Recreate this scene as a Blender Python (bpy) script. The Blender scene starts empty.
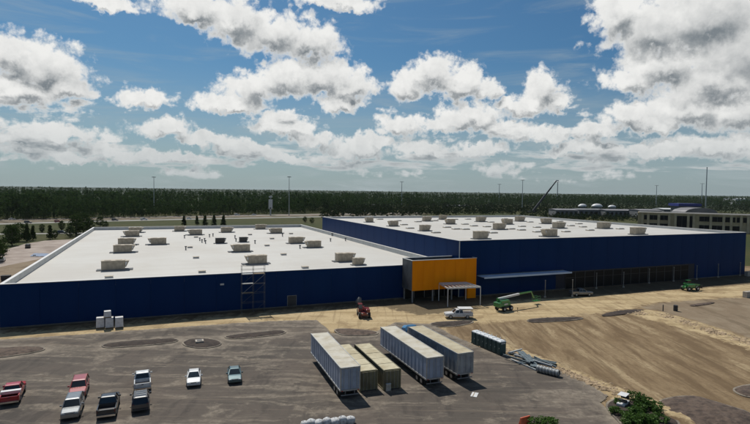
import bpy, math, random
import numpy as np
from mathutils import Vector, Matrix
random.seed(7); RNG = np.random.default_rng(11)
SC = bpy.context.scene; COL = SC.collection

# ---------------------------------------------------------------- camera
F_PX, CAM_H, PITCH, ROLL = 516.1, 25.92, 0.041, 0.0133      # focal length in photo pixels (750 wide), metres, radians
def _axes():
    fwd = Vector((0, math.cos(PITCH), -math.sin(PITCH))); up0 = Vector((0, math.sin(PITCH), math.cos(PITCH))); r0 = Vector((1, 0, 0))
    c, s = math.cos(ROLL), math.sin(ROLL)
    return r0*c + up0*s, up0*c - r0*s, fwd
CX, CY, CF = _axes()
cam = bpy.data.cameras.new('camera'); camo = bpy.data.objects.new('camera', cam); COL.objects.link(camo)
cam.sensor_width = 36; cam.lens = F_PX*36/750; cam.clip_start = 0.5; cam.clip_end = 60000
m = Matrix.Identity(4)
for i in range(3): m[i][0] = CX[i]; m[i][1] = CY[i]; m[i][2] = -CF[i]
m[2][3] = CAM_H; camo.matrix_world = m; SC.camera = camo
def ray(px, py): return (CX*((px-375)/F_PX) - CY*((py-212)/F_PX) + CF)
def G(px, py, z=0.0):
    """survey helper: the point at height z that a bearing of the photograph meets"""
    d = ray(px, py); t = (z-CAM_H)/d.z
    return Vector((d.x*t, d.y*t, z))
def GY(px, py, Y):
    d = ray(px, py); t = Y/d.y
    return Vector((d.x*t, Y, CAM_H + d.z*t))

# ---------------------------------------------------------------- node helpers
class NT:
    def __init__(s, tree): s.t = tree; s.n = tree.nodes; s.l = tree.links
    def new(s, t, **k):
        n = s.n.new(t)
        for a, b in k.items(): setattr(n, a, b)
        return n
    def put(s, sock, v):
        if hasattr(v, 'is_output'): s.l.new(v, sock)
        elif v is not None: sock.default_value = v
    def math(s, op, a, b=None, c=None, clamp=False):
        n = s.new('ShaderNodeMath', operation=op, use_clamp=clamp); s.put(n.inputs[0], a); s.put(n.inputs[1], b); s.put(n.inputs[2], c); return n.outputs[0]
    def vm(s, op, a, b=None, c=None, out=0):
        n = s.new('ShaderNodeVectorMath', operation=op); s.put(n.inputs[0], a); s.put(n.inputs[1], b); s.put(n.inputs[2], c)
        return n.outputs['Value'] if op in ('LENGTH', 'DOT_PRODUCT', 'DISTANCE') else n.outputs[0]
    def noise(s, vec, scale, detail=4, rough=.5, dist=0, out='Fac', dim='3D'):
        n = s.new('ShaderNodeTexNoise', noise_dimensions=dim); s.put(n.inputs['Vector'], vec)
        n.inputs['Scale'].default_value = scale; n.inputs['Detail'].default_value = detail; n.inputs['Roughness'].default_value = rough; n.inputs['Distortion'].default_value = dist
        return n.outputs[out]
    def ss(s, v, a, b, to0=0., to1=1., kind='SMOOTHSTEP'):
        n = s.new('ShaderNodeMapRange', interpolation_type=kind); s.put(n.inputs[0], v)
        for i, q in enumerate((a, b, to0, to1)): s.put(n.inputs[1+i], q)
        return n.outputs[0]
    def mix(s, f, a, b, mode='MIX'):
        n = s.new('ShaderNodeMix', data_type='RGBA', blend_type=mode); s.put(n.inputs[0], f)
        for sk, v in ((n.inputs[6], a), (n.inputs[7], b)):
            if isinstance(v, tuple) and len(v) == 3: v = (*v, 1)
            s.put(sk, v)
        return n.outputs[2]
    def mapping(s, vec, scale=(1, 1, 1), rot=(0, 0, 0), loc=(0, 0, 0)):
        n = s.new('ShaderNodeMapping'); s.put(n.inputs[0], vec); n.inputs[1].default_value = loc; n.inputs[2].default_value = rot; n.inputs[3].default_value = scale; return n.outputs[0]

# ---------------------------------------------------------------- sun and sky
SUN = Vector((-0.33, 0.64, 1.0)).normalized()          # towards the sun
sun = bpy.data.lights.new('sun', 'SUN'); suno = bpy.data.objects.new('sun', sun); COL.objects.link(suno)
sun.energy = 4.5; sun.angle = math.radians(0.55); sun.color = (1, .955, .88)
suno.rotation_euler = SUN.to_track_quat('Z', 'Y').to_euler(); suno.location = (0, 0, 300)
SC.view_settings.view_transform = 'Standard'; SC.view_settings.look = 'None'; SC.view_settings.gamma = 1; SC.view_settings.exposure = -0.15
SC.cycles.use_denoising = True; SC.cycles.max_bounces = 6; SC.cycles.diffuse_bounces = 3; SC.cycles.glossy_bounces = 3
SC.cycles.caustics_reflective = False; SC.cycles.caustics_refractive = False

W = bpy.data.worlds.new('World'); SC.world = W; W.use_nodes = True
w = NT(W.node_tree); w.n.clear()
sky = w.new('ShaderNodeTexSky', sky_type='NISHITA', sun_disc=False)
sky.sun_elevation = math.asin(SUN.z); sky.sun_rotation = math.atan2(SUN.x, SUN.y); sky.air_density = 1.0; sky.dust_density = 1.2; sky.ozone_density = 1.6
CLOUDS = [  # bearing (photo column, row) of each large cumulus head, half width, half height
 (8,55,34,24),(42,68,42,27),(66,88,26,15),(15,92,40,17),(105,3,30,9),(195,10,36,17),(232,22,40,22),(268,38,48,26),(308,48,38,24),(335,3,46,11),(185,3,30,12),
 (145,98,25,12),(250,92,34,22),(285,82,40,24),(322,80,36,24),(352,88,28,18),(232,108,40,13),(285,126,36,12),(345,104,26,12),
 (410,88,24,20),(434,76,28,23),(462,84,26,20),(488,90,18,14),(545,92,21,24),(528,106,26,15),(558,106,18,14),(505,104,18,10),
 (616,18,28,26),(655,30,50,34),(705,18,60,44),(750,50,60,60),(660,66,44,26),(715,84,60,30),(628,80,28,18),(690,108,46,20),(745,112,46,22),
 (470,118,36,16),(440,126,28,12),(512,132,26,13),(628,116,26,15),(648,124,24,12),(668,120,14,12),
 (400,128,26,13),(352,150,36,13),(372,142,22,10),(420,150,36,9),(482,150,28,9),(575,148,38,9),(720,146,46,14),(655,150,34,10),(598,132,26,9),(548,134,22,9),
 (60,134,44,10),(20,142,34,9),(110,150,34,8),(160,130,34,12),(205,142,30,9),(240,150,36,11),(150,158,34,7),(275,158,30,7),(310,138,26,9),(180,160,30,6),(70,158,40,6)]
def azel(px, py):
    d = ray(px, py).normalized(); return math.atan2(d.x, d.y), math.asin(d.z)
tc = w.new('ShaderNodeTexCoord'); sp = w.new('ShaderNodeSeparateXYZ'); w.l.new(tc.outputs['Generated'], sp.inputs[0])
az = w.math('ARCTAN2', sp.outputs[0], sp.outputs[1]); el = w.math('ARCSINE', sp.outputs[2])
cb = w.new('ShaderNodeCombineXYZ'); w.l.new(az, cb.inputs[0]); w.l.new(el, cb.inputs[1]); P = cb.outputs[0]
dirv = tc.outputs['Generated']
# broken outline: three scales of turbulence bend the outline of each head
n1 = w.noise(dirv, 9, 2, .5, 0, 'Color'); n2 = w.noise(dirv, 34, 7, .62, 0, 'Color')
warp = w.vm('ADD', w.vm('MULTIPLY_ADD', n1, (.07, .035, 0), (-.035, -.0175, 0)), w.vm('MULTIPLY_ADD', n2, (.062, .05, 0), (-.031, -.025, 0)))
Pw = w.vm('ADD', P, warp)
def field(vec):
    acc = None
    for (x, y, rx, ry) in CLOUDS:
        a, e = azel(x, y); sx, sy = F_PX/rx*.92, F_PX/ry*.92
        d = w.vm('MULTIPLY_ADD', vec, (sx, sy, 0), (-a*sx, -e*sy, 0))
        d = w.vm('MAXIMUM', d, w.vm('MULTIPLY', d, (-1, -1.45, 0)))         # flatter base than top
        d = w.vm('LENGTH', d)
        acc = d if acc is None else w.math('SMOOTH_MIN', acc, d, .18)
    return w.math('SUBTRACT', 1.0, acc)
fb = w.noise(dirv, 55, 8, .6)
bil = w.math('ABSOLUTE', w.math('MULTIPLY_ADD', w.noise(dirv, 30, 5, .55), 2.0, -1.0))          # rounded puffs with creases between
# the same broken cumulus all round the rest of the sky, flattened towards the horizon
zc = w.math('MAXIMUM', sp.outputs[2], .02)
flat = w.new('ShaderNodeCombineXYZ'); w.l.new(w.math('DIVIDE', sp.outputs[0], w.math('ADD', zc, .12)), flat.inputs[0]); w.l.new(w.math('DIVIDE', sp.outputs[1], w.math('ADD', zc, .12)), flat.inputs[1])
gen = w.noise(flat.outputs[0], 1.1, 7, .58, .25)
inview = w.math('MULTIPLY', w.ss(w.math('ABSOLUTE', az), .62, .80, 1, 0), w.ss(el, .36, .5, 1, 0))
low = w.ss(el, .05, .16, 1, 0)
genthr = w.math('ADD', .56, w.math('MULTIPLY', inview, w.math('SUBTRACT', .11, w.math('MULTIPLY', low, .21))))
genF = w.math('SUBTRACT', w.math('MULTIPLY', w.math('SUBTRACT', gen, genthr), 4.0), w.ss(el, .02, .05, 1.5, 0))
detail = w.math('ADD', w.math('MULTIPLY_ADD', fb, .95, -.55), w.math('MULTIPLY', bil, .70))
lowc = w.math('MULTIPLY', w.ss(el, .006, .028), w.ss(el, .13, .22, 1, 0))                        # many small heads low in the sky, all round
def small(dy):
    c_ = w.new('ShaderNodeCombineXYZ'); w.put(c_.inputs[0], w.math('MULTIPLY', az, 8.5)); w.put(c_.inputs[1], w.math('MULTIPLY', w.math('ADD', el, dy), 21.0)); c_.inputs[2].default_value = 3.7
    return w.math('SUBTRACT', w.math('MULTIPLY', w.math('SUBTRACT', w.noise(c_.outputs[0], 1.0, 7, .55), .535), 4.4), w.math('SUBTRACT', 1.0, lowc))
F0 = w.math('MAXIMUM', field(Pw), small(0)); F1 = w.math('MAXIMUM', field(w.vm('ADD', Pw, (-.008, .020, 0))), small(.010))
D0 = w.math('MAXIMUM', w.math('ADD', F0, detail), genF)
alpha = w.math('MULTIPLY', w.ss(D0, -.04, .40), w.ss(el, .0, .03, .3, 1))
base_ = w.ss(w.math('SUBTRACT', F1, F0), -.30, .42)             # lit crowns, shaded bases
thick = w.ss(F1, .25, 1.0)
mott = w.noise(dirv, 22, 7, .62)
shade = w.math('ADD', w.math('MULTIPLY', base_, .58), w.math('MULTIPLY', thick, .34))
shade = w.math('ADD', shade, w.math('ADD', w.math('MULTIPLY', w.math('SUBTRACT', mott, .5), .65), w.math('MULTIPLY', w.math('SUBTRACT', .3, bil), .35)), clamp=True)
shade = w.math('MULTIPLY', shade, w.ss(D0, .05, .6))
KS = 10.0
cloudc = w.mix(shade, (1.80*KS, 1.80*KS, 1.76*KS), (.42*KS, .48*KS, .53*KS))
haze = w.ss(el, .0, .26, 1, 0)
cirr = w.noise(w.mapping(dirv, (3, 3, 22), (0.05, .12, 0)), 1.6, 6, .6, .6)
veil = w.math('MULTIPLY', w.ss(cirr, .48, .78), .34)
skyc = w.mix(1.0, sky.outputs[0], (.54, .98, 1.26, 1), 'MULTIPLY')
base = w.mix(w.math('MULTIPLY_ADD', w.math('POWER', haze, 1.05), .66, veil), skyc, (.80*KS, .93*KS, .97*KS))
cloudc = w.mix(w.ss(el, .0, .16, .62, 0), cloudc, (.66*KS, .78*KS, .84*KS))
out = w.mix(alpha, base, cloudc)
bg = w.new('ShaderNodeBackground'); w.l.new(out, bg.inputs[0]); bg.inputs[1].default_value = 0.053
wo = w.new('ShaderNodeOutputWorld'); w.l.new(bg.outputs[0], wo.inputs[0])
W.cycles.sampling_method = 'MANUAL'; W.cycles.sample_map_resolution = 512

# ---------------------------------------------------------------- materials
MATS = {}
def mat(name, col, rough=.7, metal=0, var=.0, scale=1.0, coat=0, bump=0, bscale=8, spec=.5, col2=None, fn=None, trans=0):
    """plain surface: base colour with mottling, optional second colour as dirt, fine relief"""
    if name in MATS: return MATS[name]
    M = bpy.data.materials.new(name); M.use_nodes = True; t = NT(M.node_tree); b = t.n['Principled BSDF']
    b.inputs['Roughness'].default_value = rough; b.inputs['Metallic'].default_value = metal; b.inputs['Specular IOR Level'].default_value = spec
    b.inputs['Coat Weight'].default_value = coat; b.inputs['Coat Roughness'].default_value = .08
    co = t.new('ShaderNodeTexCoord').outputs['Object']
    if fn: c = fn(t, co, b)
    else:
        c = (*col, 1)
        if var:
            n = t.noise(co, scale, 5, .6)
            c2 = col2 or tuple(v*(1-var) for v in col)
            c = t.mix(t.ss(n, .35, .7), tuple(min(1, v*(1+var*.4)) for v in col), c2)
    t.put(b.inputs['Base Color'], c)
    if bump:
        bm = t.new('ShaderNodeBump'); bm.inputs['Strength'].default_value = bump; bm.inputs['Distance'].default_value = .05
        t.l.new(t.noise(co, bscale, 5, .6), bm.inputs['Height']); t.l.new(bm.outputs[0], b.inputs['Normal'])
    if trans:
        tr = t.new('ShaderNodeBsdfTranslucent'); t.put(tr.inputs[0], c); mx = t.new('ShaderNodeMixShader'); mx.inputs[0].default_value = trans
        t.l.new(b.outputs[0], mx.inputs[1]); t.l.new(tr.outputs[0], mx.inputs[2]); t.l.new(mx.outputs[0], t.n['Material Output'].inputs[0])
    MATS[name] = M; return M
def navy_fn(t, co, b):
    n = t.noise(t.mapping(co, (.372, .372, .031)), 1.0, 4, .6); n2 = t.noise(co, .12, 3)
    oi = t.new('ShaderNodeObjectInfo').outputs['Random']
    c = t.mix(t.ss(n, .3, .75), (.001, .023, .094), (.002, .028, .110)); c = t.mix(t.ss(n2, .4, .7, 0, .35), c, (.005, .026, .10))
    return t.mix(t.math('MULTIPLY', oi, .35), c, (.002, .022, .10))
M_navy = mat('navy_panel', None, rough=.45, fn=navy_fn, spec=.06)
def orange_fn(t, co, b):
    n = t.noise(t.mapping(co, (.5, .5, .08)), 1.2, 4, .6)
    return t.mix(t.ss(n, .3, .75), (.90, .285, .001), (.82, .24, .001))
M_orange = mat('orange_panel', None, rough=.6, fn=orange_fn, spec=.08)
def roof_fn(t, co, b):
    n = t.noise(co, .05, 5, .6); n2 = t.noise(t.mapping(co, (.02, .25, 1)), 1, 3); n3 = t.noise(co, .6, 5, .65)
    c = t.mix(t.ss(n, .35, .7), (.510, .493, .453), (.458, .431, .387)); c = t.mix(t.ss(n2, .5, .72, 0, .35), c, (.431, .400, .352))
    bk = t.new('ShaderNodeTexBrick', offset=.5); t.put(bk.inputs['Vector'], co); bk.inputs['Scale'].default_value = .3; bk.inputs['Mortar Size'].default_value = .012; bk.inputs['Brick Width'].default_value = 9; bk.inputs['Row Height'].default_value = .9
    c = t.mix(t.math('MULTIPLY', bk.outputs['Fac'], .35), c, (.34, .325, .30)); n6 = t.noise(co, .13, 7, .7, .8); c = t.mix(t.ss(n6, .52, .72, 0, .5), c, (.44, .41, .35))
    return t.mix(t.ss(n3, .56, .8, 0, .4), c, (.378, .356, .317))
M_roof = mat('white_membrane', None, rough=.75, fn=roof_fn, bump=.05)
M_flash = mat('parapet_flashing', (.54, .545, .53), .65, var=.12, scale=.5)
M_cap = mat('white_coping', (.62, .61, .585), .5, var=.1, scale=.4)
M_rtu = mat('beige_sheet_metal', (.42, .355, .265), .6, var=.25, scale=1.2)
M_dark = mat('dark_metal', (.035, .035, .038), .55, var=.2)
M_grill = mat('dark_louvre', (.055, .05, .045), .6, var=.3, scale=6)
M_galv = mat('galvanised', (.42, .43, .43), .45, metal=.6, var=.2, scale=2)
M_white = mat('white_paint', (.64, .635, .62), .45, var=.12, scale=1.5)
M_black = mat('black_rubber', (.018, .018, .018), .8, var=.2)
M_glass = mat('dark_glass', (.008, .009, .010), .35, spec=.12)
M_wglass = mat('vehicle_glass', (.018, .022, .024), .06, spec=.7)
M_conc = mat('concrete', (.43, .39, .33), .9, var=.3, scale=1.5, col2=(.30, .26, .21), bump=.3)
M_steel = mat('steel_grey', (.22, .225, .23), .5, metal=.3, var=.25, scale=2)
M_dkgrey = mat('dark_grey_sheet', (.10, .105, .11), .6, var=.3, scale=.4, col2=(.05, .052, .055))
M_wood = mat('timber', (.34, .25, .15), .8, var=.3, scale=3)
def asphalt_fn(t, co, b):
    # weathered asphalt under windblown sand: blotchy dust, scuffed lanes along the aisle, tyre marks, oil spots
    at = t.new('ShaderNodeAttribute', attribute_name='edge').outputs['Fac']
    wv = t.vm('ADD', co, t.vm('MULTIPLY', t.noise(co, .12, 4, .6, 0, 'Color'), (3.5, 3.5, 0)))
    n = t.noise(co, .055, 6, .62, .3); n2 = t.noise(t.mapping(wv, (.05, .34, 1), (0, 0, -.36)), 1, 8, .68, .5); n3 = t.noise(t.mapping(wv, (.30, .06, 1), (0, 0, .42)), 1, 8, .66, .4); n4 = t.noise(co, 1.3, 8, .74); n5 = t.noise(wv, .22, 8, .7)
    c = t.mix(t.ss(n, .32, .70), (0.086, 0.073, 0.060), (0.117, 0.094, 0.076))
    c = t.mix(t.ss(n4, .35, .75, 0, .5), c, (0.065, 0.054, 0.044))
    c = t.mix(t.ss(n3, .36, .50, .7, 0), c, (0.052, 0.044, 0.038))
    sk = t.noise(t.mapping(co, (.045, .9, 1), (0, 0, -.36)), 1, 6, .66, .6); c = t.mix(t.ss(sk, .54, .66, 0, .5), c, (0.162, 0.127, 0.095)); c = t.mix(t.ss(sk, .34, .44, .5, 0), c, (0.047, 0.041, 0.035))
    dust = t.math('MULTIPLY', t.ss(n2, .49, .62), t.ss(n4, .34, .62, .15, 1))
    dust2 = t.math('MULTIPLY', t.ss(n5, .53, .66), t.ss(n4, .34, .6, .2, 1))
    d = t.math('MAXIMUM', t.math('MULTIPLY', dust, .8), t.math('MULTIPLY', dust2, .75))
    d = t.math('MAXIMUM', d, t.ss(t.math('MULTIPLY_ADD', t.noise(co, .5, 7, .68), 9., t.math('MULTIPLY', at, 1.0)), 3.6, 7.4, .95, 0))
    oil = t.noise(co, .9, 3, .5, .4)
    c = t.mix(t.ss(oil, .66, .74, 0, .5), c, (0.041, 0.034, 0.030))
    return t.mix(d, c, t.mix(n4, (.205, .170, .128), (.30, .252, .195)))
M_asph = mat('asphalt', None, rough=.92, fn=asphalt_fn, bump=.25, bscale=14, spec=.25)
def site_fn(t, co, b):
    A = lambda k: t.new('ShaderNodeAttribute', attribute_name=k).outputs['Fac']
    n = t.noise(co, .09, 7, .65, .4); n4 = t.noise(co, 1.6, 7, .72)
    trk = t.noise(t.mapping(co, (.42, .028, 1), (0, 0, .35)), 1, 7, .66, .7); trk2 = t.noise(t.mapping(co, (.03, .5, 1), (0, 0, -.40)), 1, 6, .64, .7)
    wv = t.vm('ADD', co, t.vm('MULTIPLY', t.noise(co, .10, 5, .62, 0, 'Color'), (3.5, 3.5, 0)))
    trk = t.noise(t.mapping(wv, (.30, .05, 1), (0, 0, .35)), 1, 9, .70, .3); trk3 = t.noise(t.mapping(co, (1.1, .045, 1), (0, 0, .33)), 1, 5, .6, .3)
    soil = t.mix(t.ss(n, .3, .72), (0.196, 0.135, 0.075), (0.251, 0.181, 0.104))
    soil = t.mix(t.ss(trk, .40, .52, .75, 0), soil, (0.123, 0.081, 0.044)); soil = t.mix(t.ss(trk, .51, .64, 0, .8), soil, (0.355, 0.271, 0.160))
    soil = t.mix(t.ss(trk3, .54, .62, 0, .6), soil, (0.127, 0.086, 0.048)); soil = t.mix(t.ss(n4, .48, .72, 0, .75), soil, (0.133, 0.088, 0.049))
    sand = t.mix(t.ss(trk2, .34, .66), (0.511, 0.397, 0.233), (0.347, 0.257, 0.139)); sand = t.mix(t.ss(n4, .50, .74, 0, .8), sand, (0.246, 0.171, 0.090)); n9 = t.noise(wv, .16, 8, .7, .5); sand = t.mix(t.ss(n9, .50, .62, 0, .75), sand, (0.255, 0.181, 0.098)); sand = t.mix(t.ss(trk3, .55, .63, 0, .4), sand, (0.212, 0.152, 0.081))
    grey = t.mix(t.ss(n, .35, .68), (.195, .145, .095), (.24, .185, .125)); grey = t.mix(t.ss(n4, .5, .8, 0, .5), grey, (0.137, 0.100, 0.062))
    grey = t.mix(t.ss(n9, .48, .66, 0, .6), grey, (0.281, 0.226, 0.157)); grey = t.mix(t.ss(trk, .40, .50, .6, 0), grey, (0.133, 0.099, 0.063))
    jit = t.math('MULTIPLY', t.math('SUBTRACT', t.noise(co, .45, 7, .68), .5), 1.7)
    ms = t.ss(t.math('ADD', A('sand'), jit), .35, .65); mg = t.ss(t.math('ADD', A('grey'), jit), .35, .65); md = t.ss(t.math('ADD', A('pad_shade'), jit), .35, .7)
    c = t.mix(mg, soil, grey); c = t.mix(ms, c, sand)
    return t.mix(t.math('MULTIPLY', md, .8), c, (0.077, 0.060, 0.038))  # dark pad and the store's shade, both mixed into the earth colour
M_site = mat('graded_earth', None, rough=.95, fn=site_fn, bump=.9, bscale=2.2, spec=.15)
def ground_fn(t, co, b):
    n = t.noise(co, .012, 6, .6, .3); n2 = t.noise(co, .25, 6, .65)
    c = t.mix(t.ss(n, .35, .68), (.038, .048, .011), (.068, .062, .019)); c = t.mix(t.ss(n2, .45, .75, 0, .7), c, (.016, .022, .008))
    g = t.new('ShaderNodeNewGeometry'); ln = t.vm('LENGTH', g.outputs['Position'])
    return t.mix(t.ss(ln, 700, 1500), c, t.mix(n2, (.020, .032, .012), (.032, .046, .018)))
M_ground = mat('rough_grass', None, rough=.95, fn=ground_fn, bump=.5, bscale=1.0, spec=.15)
M_road = mat('highway_paving', (.30, .285, .26), .9, var=.2, scale=.05, col2=(.24, .225, .20))
M_mulch = mat('mulch', (.042, .028, .020), .95, var=.5, scale=1.2, col2=(.020, .013, .009), bump=1, bscale=5)
M_mulch2 = mat('turned_soil', (.095, .066, .048), .95, var=.5, scale=1.4, col2=(.045, .030, .022), bump=1, bscale=4)
M_clod = mat('sand_clods', (.36, .265, .165), .95, var=.4, scale=1.1, col2=(.20, .14, .08), bump=1, bscale=4)
def leaf_fn(base, alt):
    def fn(t, co, b):
        g = t.new('ShaderNodeNewGeometry'); r = g.outputs['Random Per Island']; n = t.noise(g.outputs['Position'], .05, 3)
        c = t.mix(r, base, alt); return t.mix(t.ss(n, .35, .7, 0, .55), c, tuple(v*.55 for v in base))
    return fn
M_leaf_f = mat('forest_leaf', None, rough=1, fn=leaf_fn((.038, .076, .024), (.070, .108, .032)), spec=.0, trans=.2)
M_leaf_b = mat('belt_leaf', None, rough=1, fn=leaf_fn((.020, .038, .014), (.040, .055, .022)), spec=.0, trans=.15)
M_leaf_t = mat('tree_leaf', None, rough=1, fn=leaf_fn((.036, .064, .020), (.062, .092, .028)), spec=.0, trans=.2)
M_leaf_s = mat('shrub_leaf', None, rough=.7, fn=leaf_fn((.065, .145, .022), (.11, .19, .035)), spec=.3, trans=.3)
M_bark = mat('bark', (.075, .055, .04), .95, var=.3, scale=3)

# ---------------------------------------------------------------- mesh helpers
class MB:
    def __init__(s): s.v = []; s.f = []
    def add(s, vs, fs):
        o = len(s.v); s.v += [tuple(v) for v in vs]; s.f += [tuple(i+o for i in f) for f in fs]; return s
    def box(s, c, d, rz=0, M=None, taper=(1, 1)):
        x, y, z = d[0]/2, d[1]/2, d[2]/2; ca, sa = math.cos(rz), math.sin(rz); vs = []
        for k in (-1, 1):
            tx, ty = taper if k > 0 else (1, 1)
            for i, j in ((-1, -1), (1, -1), (1, 1), (-1, 1)):
                a, b = i*x*tx, j*y*ty; p = Vector((a*ca-b*sa, a*sa+b*ca, k*z))
                if M: p = M @ p
                vs.append(p + Vector(c))
        return s.add(vs, [(3, 2, 1, 0), (4, 5, 6, 7), (0, 1, 5, 4), (1, 2, 6, 5), (2, 3, 7, 6), (3, 0, 4, 7)])
    def tube(s, a, b, r0, r1=None, n=8, cap=True):
        a, b = Vector(a), Vector(b); r1 = r0 if r1 is None else r1; d = (b-a).normalized(); u = d.orthogonal().normalized(); q = d.cross(u); vs = []
        for p, r in ((a, r0), (b, r1)):
            for i in range(n): t = 2*math.pi*i/n; vs.append(p + (u*math.cos(t) + q*math.sin(t))*r)
        fs = [(i, (i+1) % n, n+(i+1) % n, n+i) for i in range(n)]
        if cap: fs += [tuple(reversed(range(n))), tuple(range(n, 2*n))]
        return s.add(vs, fs)
    def beam(s, a, b, wd, ht):
        a, b = Vector(a), Vector(b); d = b-a; L = d.length; q = d.to_track_quat('X', 'Z').to_matrix(); return s.box((a+b)/2, (L, wd, ht), M=q)
    def loft(s, rings, cap=True):
        n = len(rings[0]); vs = [p for r in rings for p in r]; fs = []
        for k in range(len(rings)-1):
            for i in range(n): j = (i+1) % n; fs.append((k*n+i, k*n+j, (k+1)*n+j, (k+1)*n+i))
        if cap: fs += [tuple(reversed(range(n))), tuple(range((len(rings)-1)*n, len(rings)*n))]
        return s.add(vs, fs)
    def poly(s, pts, z0, z1):
        n = len(pts); vs = [(p[0], p[1], z0) for p in pts] + [(p[0], p[1], z1) for p in pts]
        return s.add(vs, [tuple(reversed(range(n))), tuple(range(n, 2*n))] + [(i, (i+1) % n, n+(i+1) % n, n+i) for i in range(n)])
    def mesh(s, name, smooth=False):
        me = bpy.data.meshes.new(name); me.from_pydata(s.v, [], s.f); me.validate()
        import bmesh
        bm = bmesh.new(); bm.from_mesh(me); bmesh.ops.recalc_face_normals(bm, faces=bm.faces); bm.to_mesh(me); bm.free()
        if smooth: me.polygons.foreach_set('use_smooth', [True]*len(me.polygons))
        return me
def link(name, me, material=None, parent=None, bevel=0, smooth=False):
    o = bpy.data.objects.new(name, me); COL.objects.link(o)
    if material and not me.materials: me.materials.append(material)
    if parent: o.parent = parent
    if bevel:
        b = o.modifiers.new('bevel', 'BEVEL'); b.width = bevel; b.segments = 2; b.limit_method = 'ANGLE'; b.angle_limit = math.radians(35)
    return o
def part(name, mb, material, parent, bevel=0, smooth=False): return link(name, mb.mesh(name, smooth), material, parent, bevel)
def tag(o, label, cat, group=None):
    o['label'] = label; o['category'] = cat
    if group: o['group'] = group
    return o
def thing(name, label, cat, loc=(0, 0, 0), rz=0, group=None):
    o = bpy.data.objects.new(name, None); o.empty_display_size = .3; COL.objects.link(o); o.location = loc; o.rotation_euler = (0, 0, rz); return tag(o, label, cat, group)
def struct(name, mb_or_me, material, parent=None):
    me = mb_or_me if isinstance(mb_or_me, bpy.types.Mesh) else mb_or_me.mesh(name); o = link(name, me, material, parent)
    if not parent: o['kind'] = 'structure'
    return o
def dup(root, label=None, loc=None, rz=None):
    """a copy of a thing with its parts and sub-parts, sharing their meshes"""
    def cp(o, par):
        c = o.copy(); COL.objects.link(c); c.parent = par
        for k in o.children: cp(k, c)
        return c
    r = cp(root, None)
    if label: r['label'] = label
    if loc is not None: r.location = loc
    if rz is not None: r.rotation_euler = (0, 0, rz)
    return r
def np_mesh(name, V, Fq):
    me = bpy.data.meshes.new(name); k = Fq.shape[1]; me.vertices.add(len(V)); me.vertices.foreach_set('co', V.astype(np.float32).ravel())
    me.loops.add(Fq.size); me.loops.foreach_set('vertex_index', Fq.astype(np.int32).ravel())
    me.polygons.add(len(Fq)); me.polygons.foreach_set('loop_start', np.arange(0, Fq.size, k, dtype=np.int32)); me.polygons.foreach_set('loop_total', np.full(len(Fq), k, np.int32))
    me.update(calc_edges=True); return me
def vnoise(x, y, s, seed=0, octv=3):
    """value noise for relief of earth"""
    r = np.random.default_rng(seed); T = r.random((64, 64)); tot = 0; amp = 1; o = 0
    for k in range(octv):
        a, b = x/s*(2**k), y/s*(2**k); i, j = np.floor(a).astype(int), np.floor(b).astype(int); fx, fy = a-i, b-j; fx, fy = fx*fx*(3-2*fx), fy*fy*(3-2*fy)
        g = lambda p, q: T[p % 64, q % 64]
        o = o + amp*(g(i, j)*(1-fx)*(1-fy)+g(i+1, j)*fx*(1-fy)+g(i, j+1)*(1-fx)*fy+g(i+1, j+1)*fx*fy-.5); tot += amp; amp *= .5
    return o/tot*2
def inpoly(X, Y, poly):
    ins = np.zeros(X.shape, bool); n = len(poly)
    for i in range(n):
        x0, y0 = poly[i][:2]; x1, y1 = poly[(i+1) % n][:2]
        c = ((y0 > Y) != (y1 > Y)) & (X < (x1-x0)*(Y-y0)/(y1-y0+1e-12)+x0); ins ^= c
    return ins
def sdist(X, Y, poly):
    """signed distance to a polygon, positive inside"""
    D = np.full(X.shape, 1e9); n = len(poly)
    for i in range(n):
        ax, ay = poly[i][:2]; bx, by = poly[(i+1) % n][:2]; dx, dy = bx-ax, by-ay
        t = np.clip(((X-ax)*dx+(Y-ay)*dy)/(dx*dx+dy*dy+1e-9), 0, 1); D = np.minimum(D, np.hypot(X-ax-t*dx, Y-ay-t*dy))
    return np.where(inpoly(X, Y, poly), D, -D)
PH = 0.3983; U = Vector((math.cos(PH), math.sin(PH), 0)); V_ = Vector((-math.sin(PH), math.cos(PH), 0))   # along and into the store's front
gp = lambda *pts: [G(*p) for p in pts]

# ---------------------------------------------------------------- ground
R = 30000
gv = [(-R, -200, -.25), (R, -200, -.25), (R, R, -.25), (-R, R, -.25)]
struct('ground', MB().add(gv, [(0, 1, 2, 3)]), M_ground)
LOT = gp((-90, 347), (0, 339.5), (100, 332.5), (200, 325.5), (268, 321), (318, 319.5), (332, 333), (372, 333), (395, 322), (432, 324), (452, 334), (478, 346), (512, 356), (548, 366), (580, 378), (610, 396), (603, 404), (612, 414), (630, 432), (640, 470), (-90, 470))
SAND = gp((-90, 345), (0, 334), (100, 326.5), (200, 318.5), (330, 309), (430, 303), (520, 299.5), (620, 294.5), (700, 288), (790, 280), (790, 291), (740, 297), (690, 300), (650, 303), (630, 309), (560, 317), (480, 323), (400, 327), (372, 330), (330, 331), (300, 323), (200, 329), (100, 336), (0, 343), (-90, 351))
SAND2 = gp((618, 309), (655, 310), (700, 322), (760, 343), (790, 352), (790, 361), (742, 347), (690, 331), (640, 317))
SAND3 = gp((470, 338), (500, 342), (540, 357), (600, 381), (660, 402), (720, 424), (690, 424), (610, 399), (560, 375), (505, 355))
GREY = gp((640, 307), (660, 302), (700, 299), (790, 292), (790, 350), (740, 334), (690, 319))
PAD_SHADE = gp((-40, 325), (0, 322), (200, 311), (412, 298), (470, 297), (560, 290), (750, 273), (750, 284), (620, 293), (500, 301), (470, 311), (418, 315), (372, 304), (260, 311), (150, 319), (-40, 333))  # apron along the store front: dark pad plus building shade painted in
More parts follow.
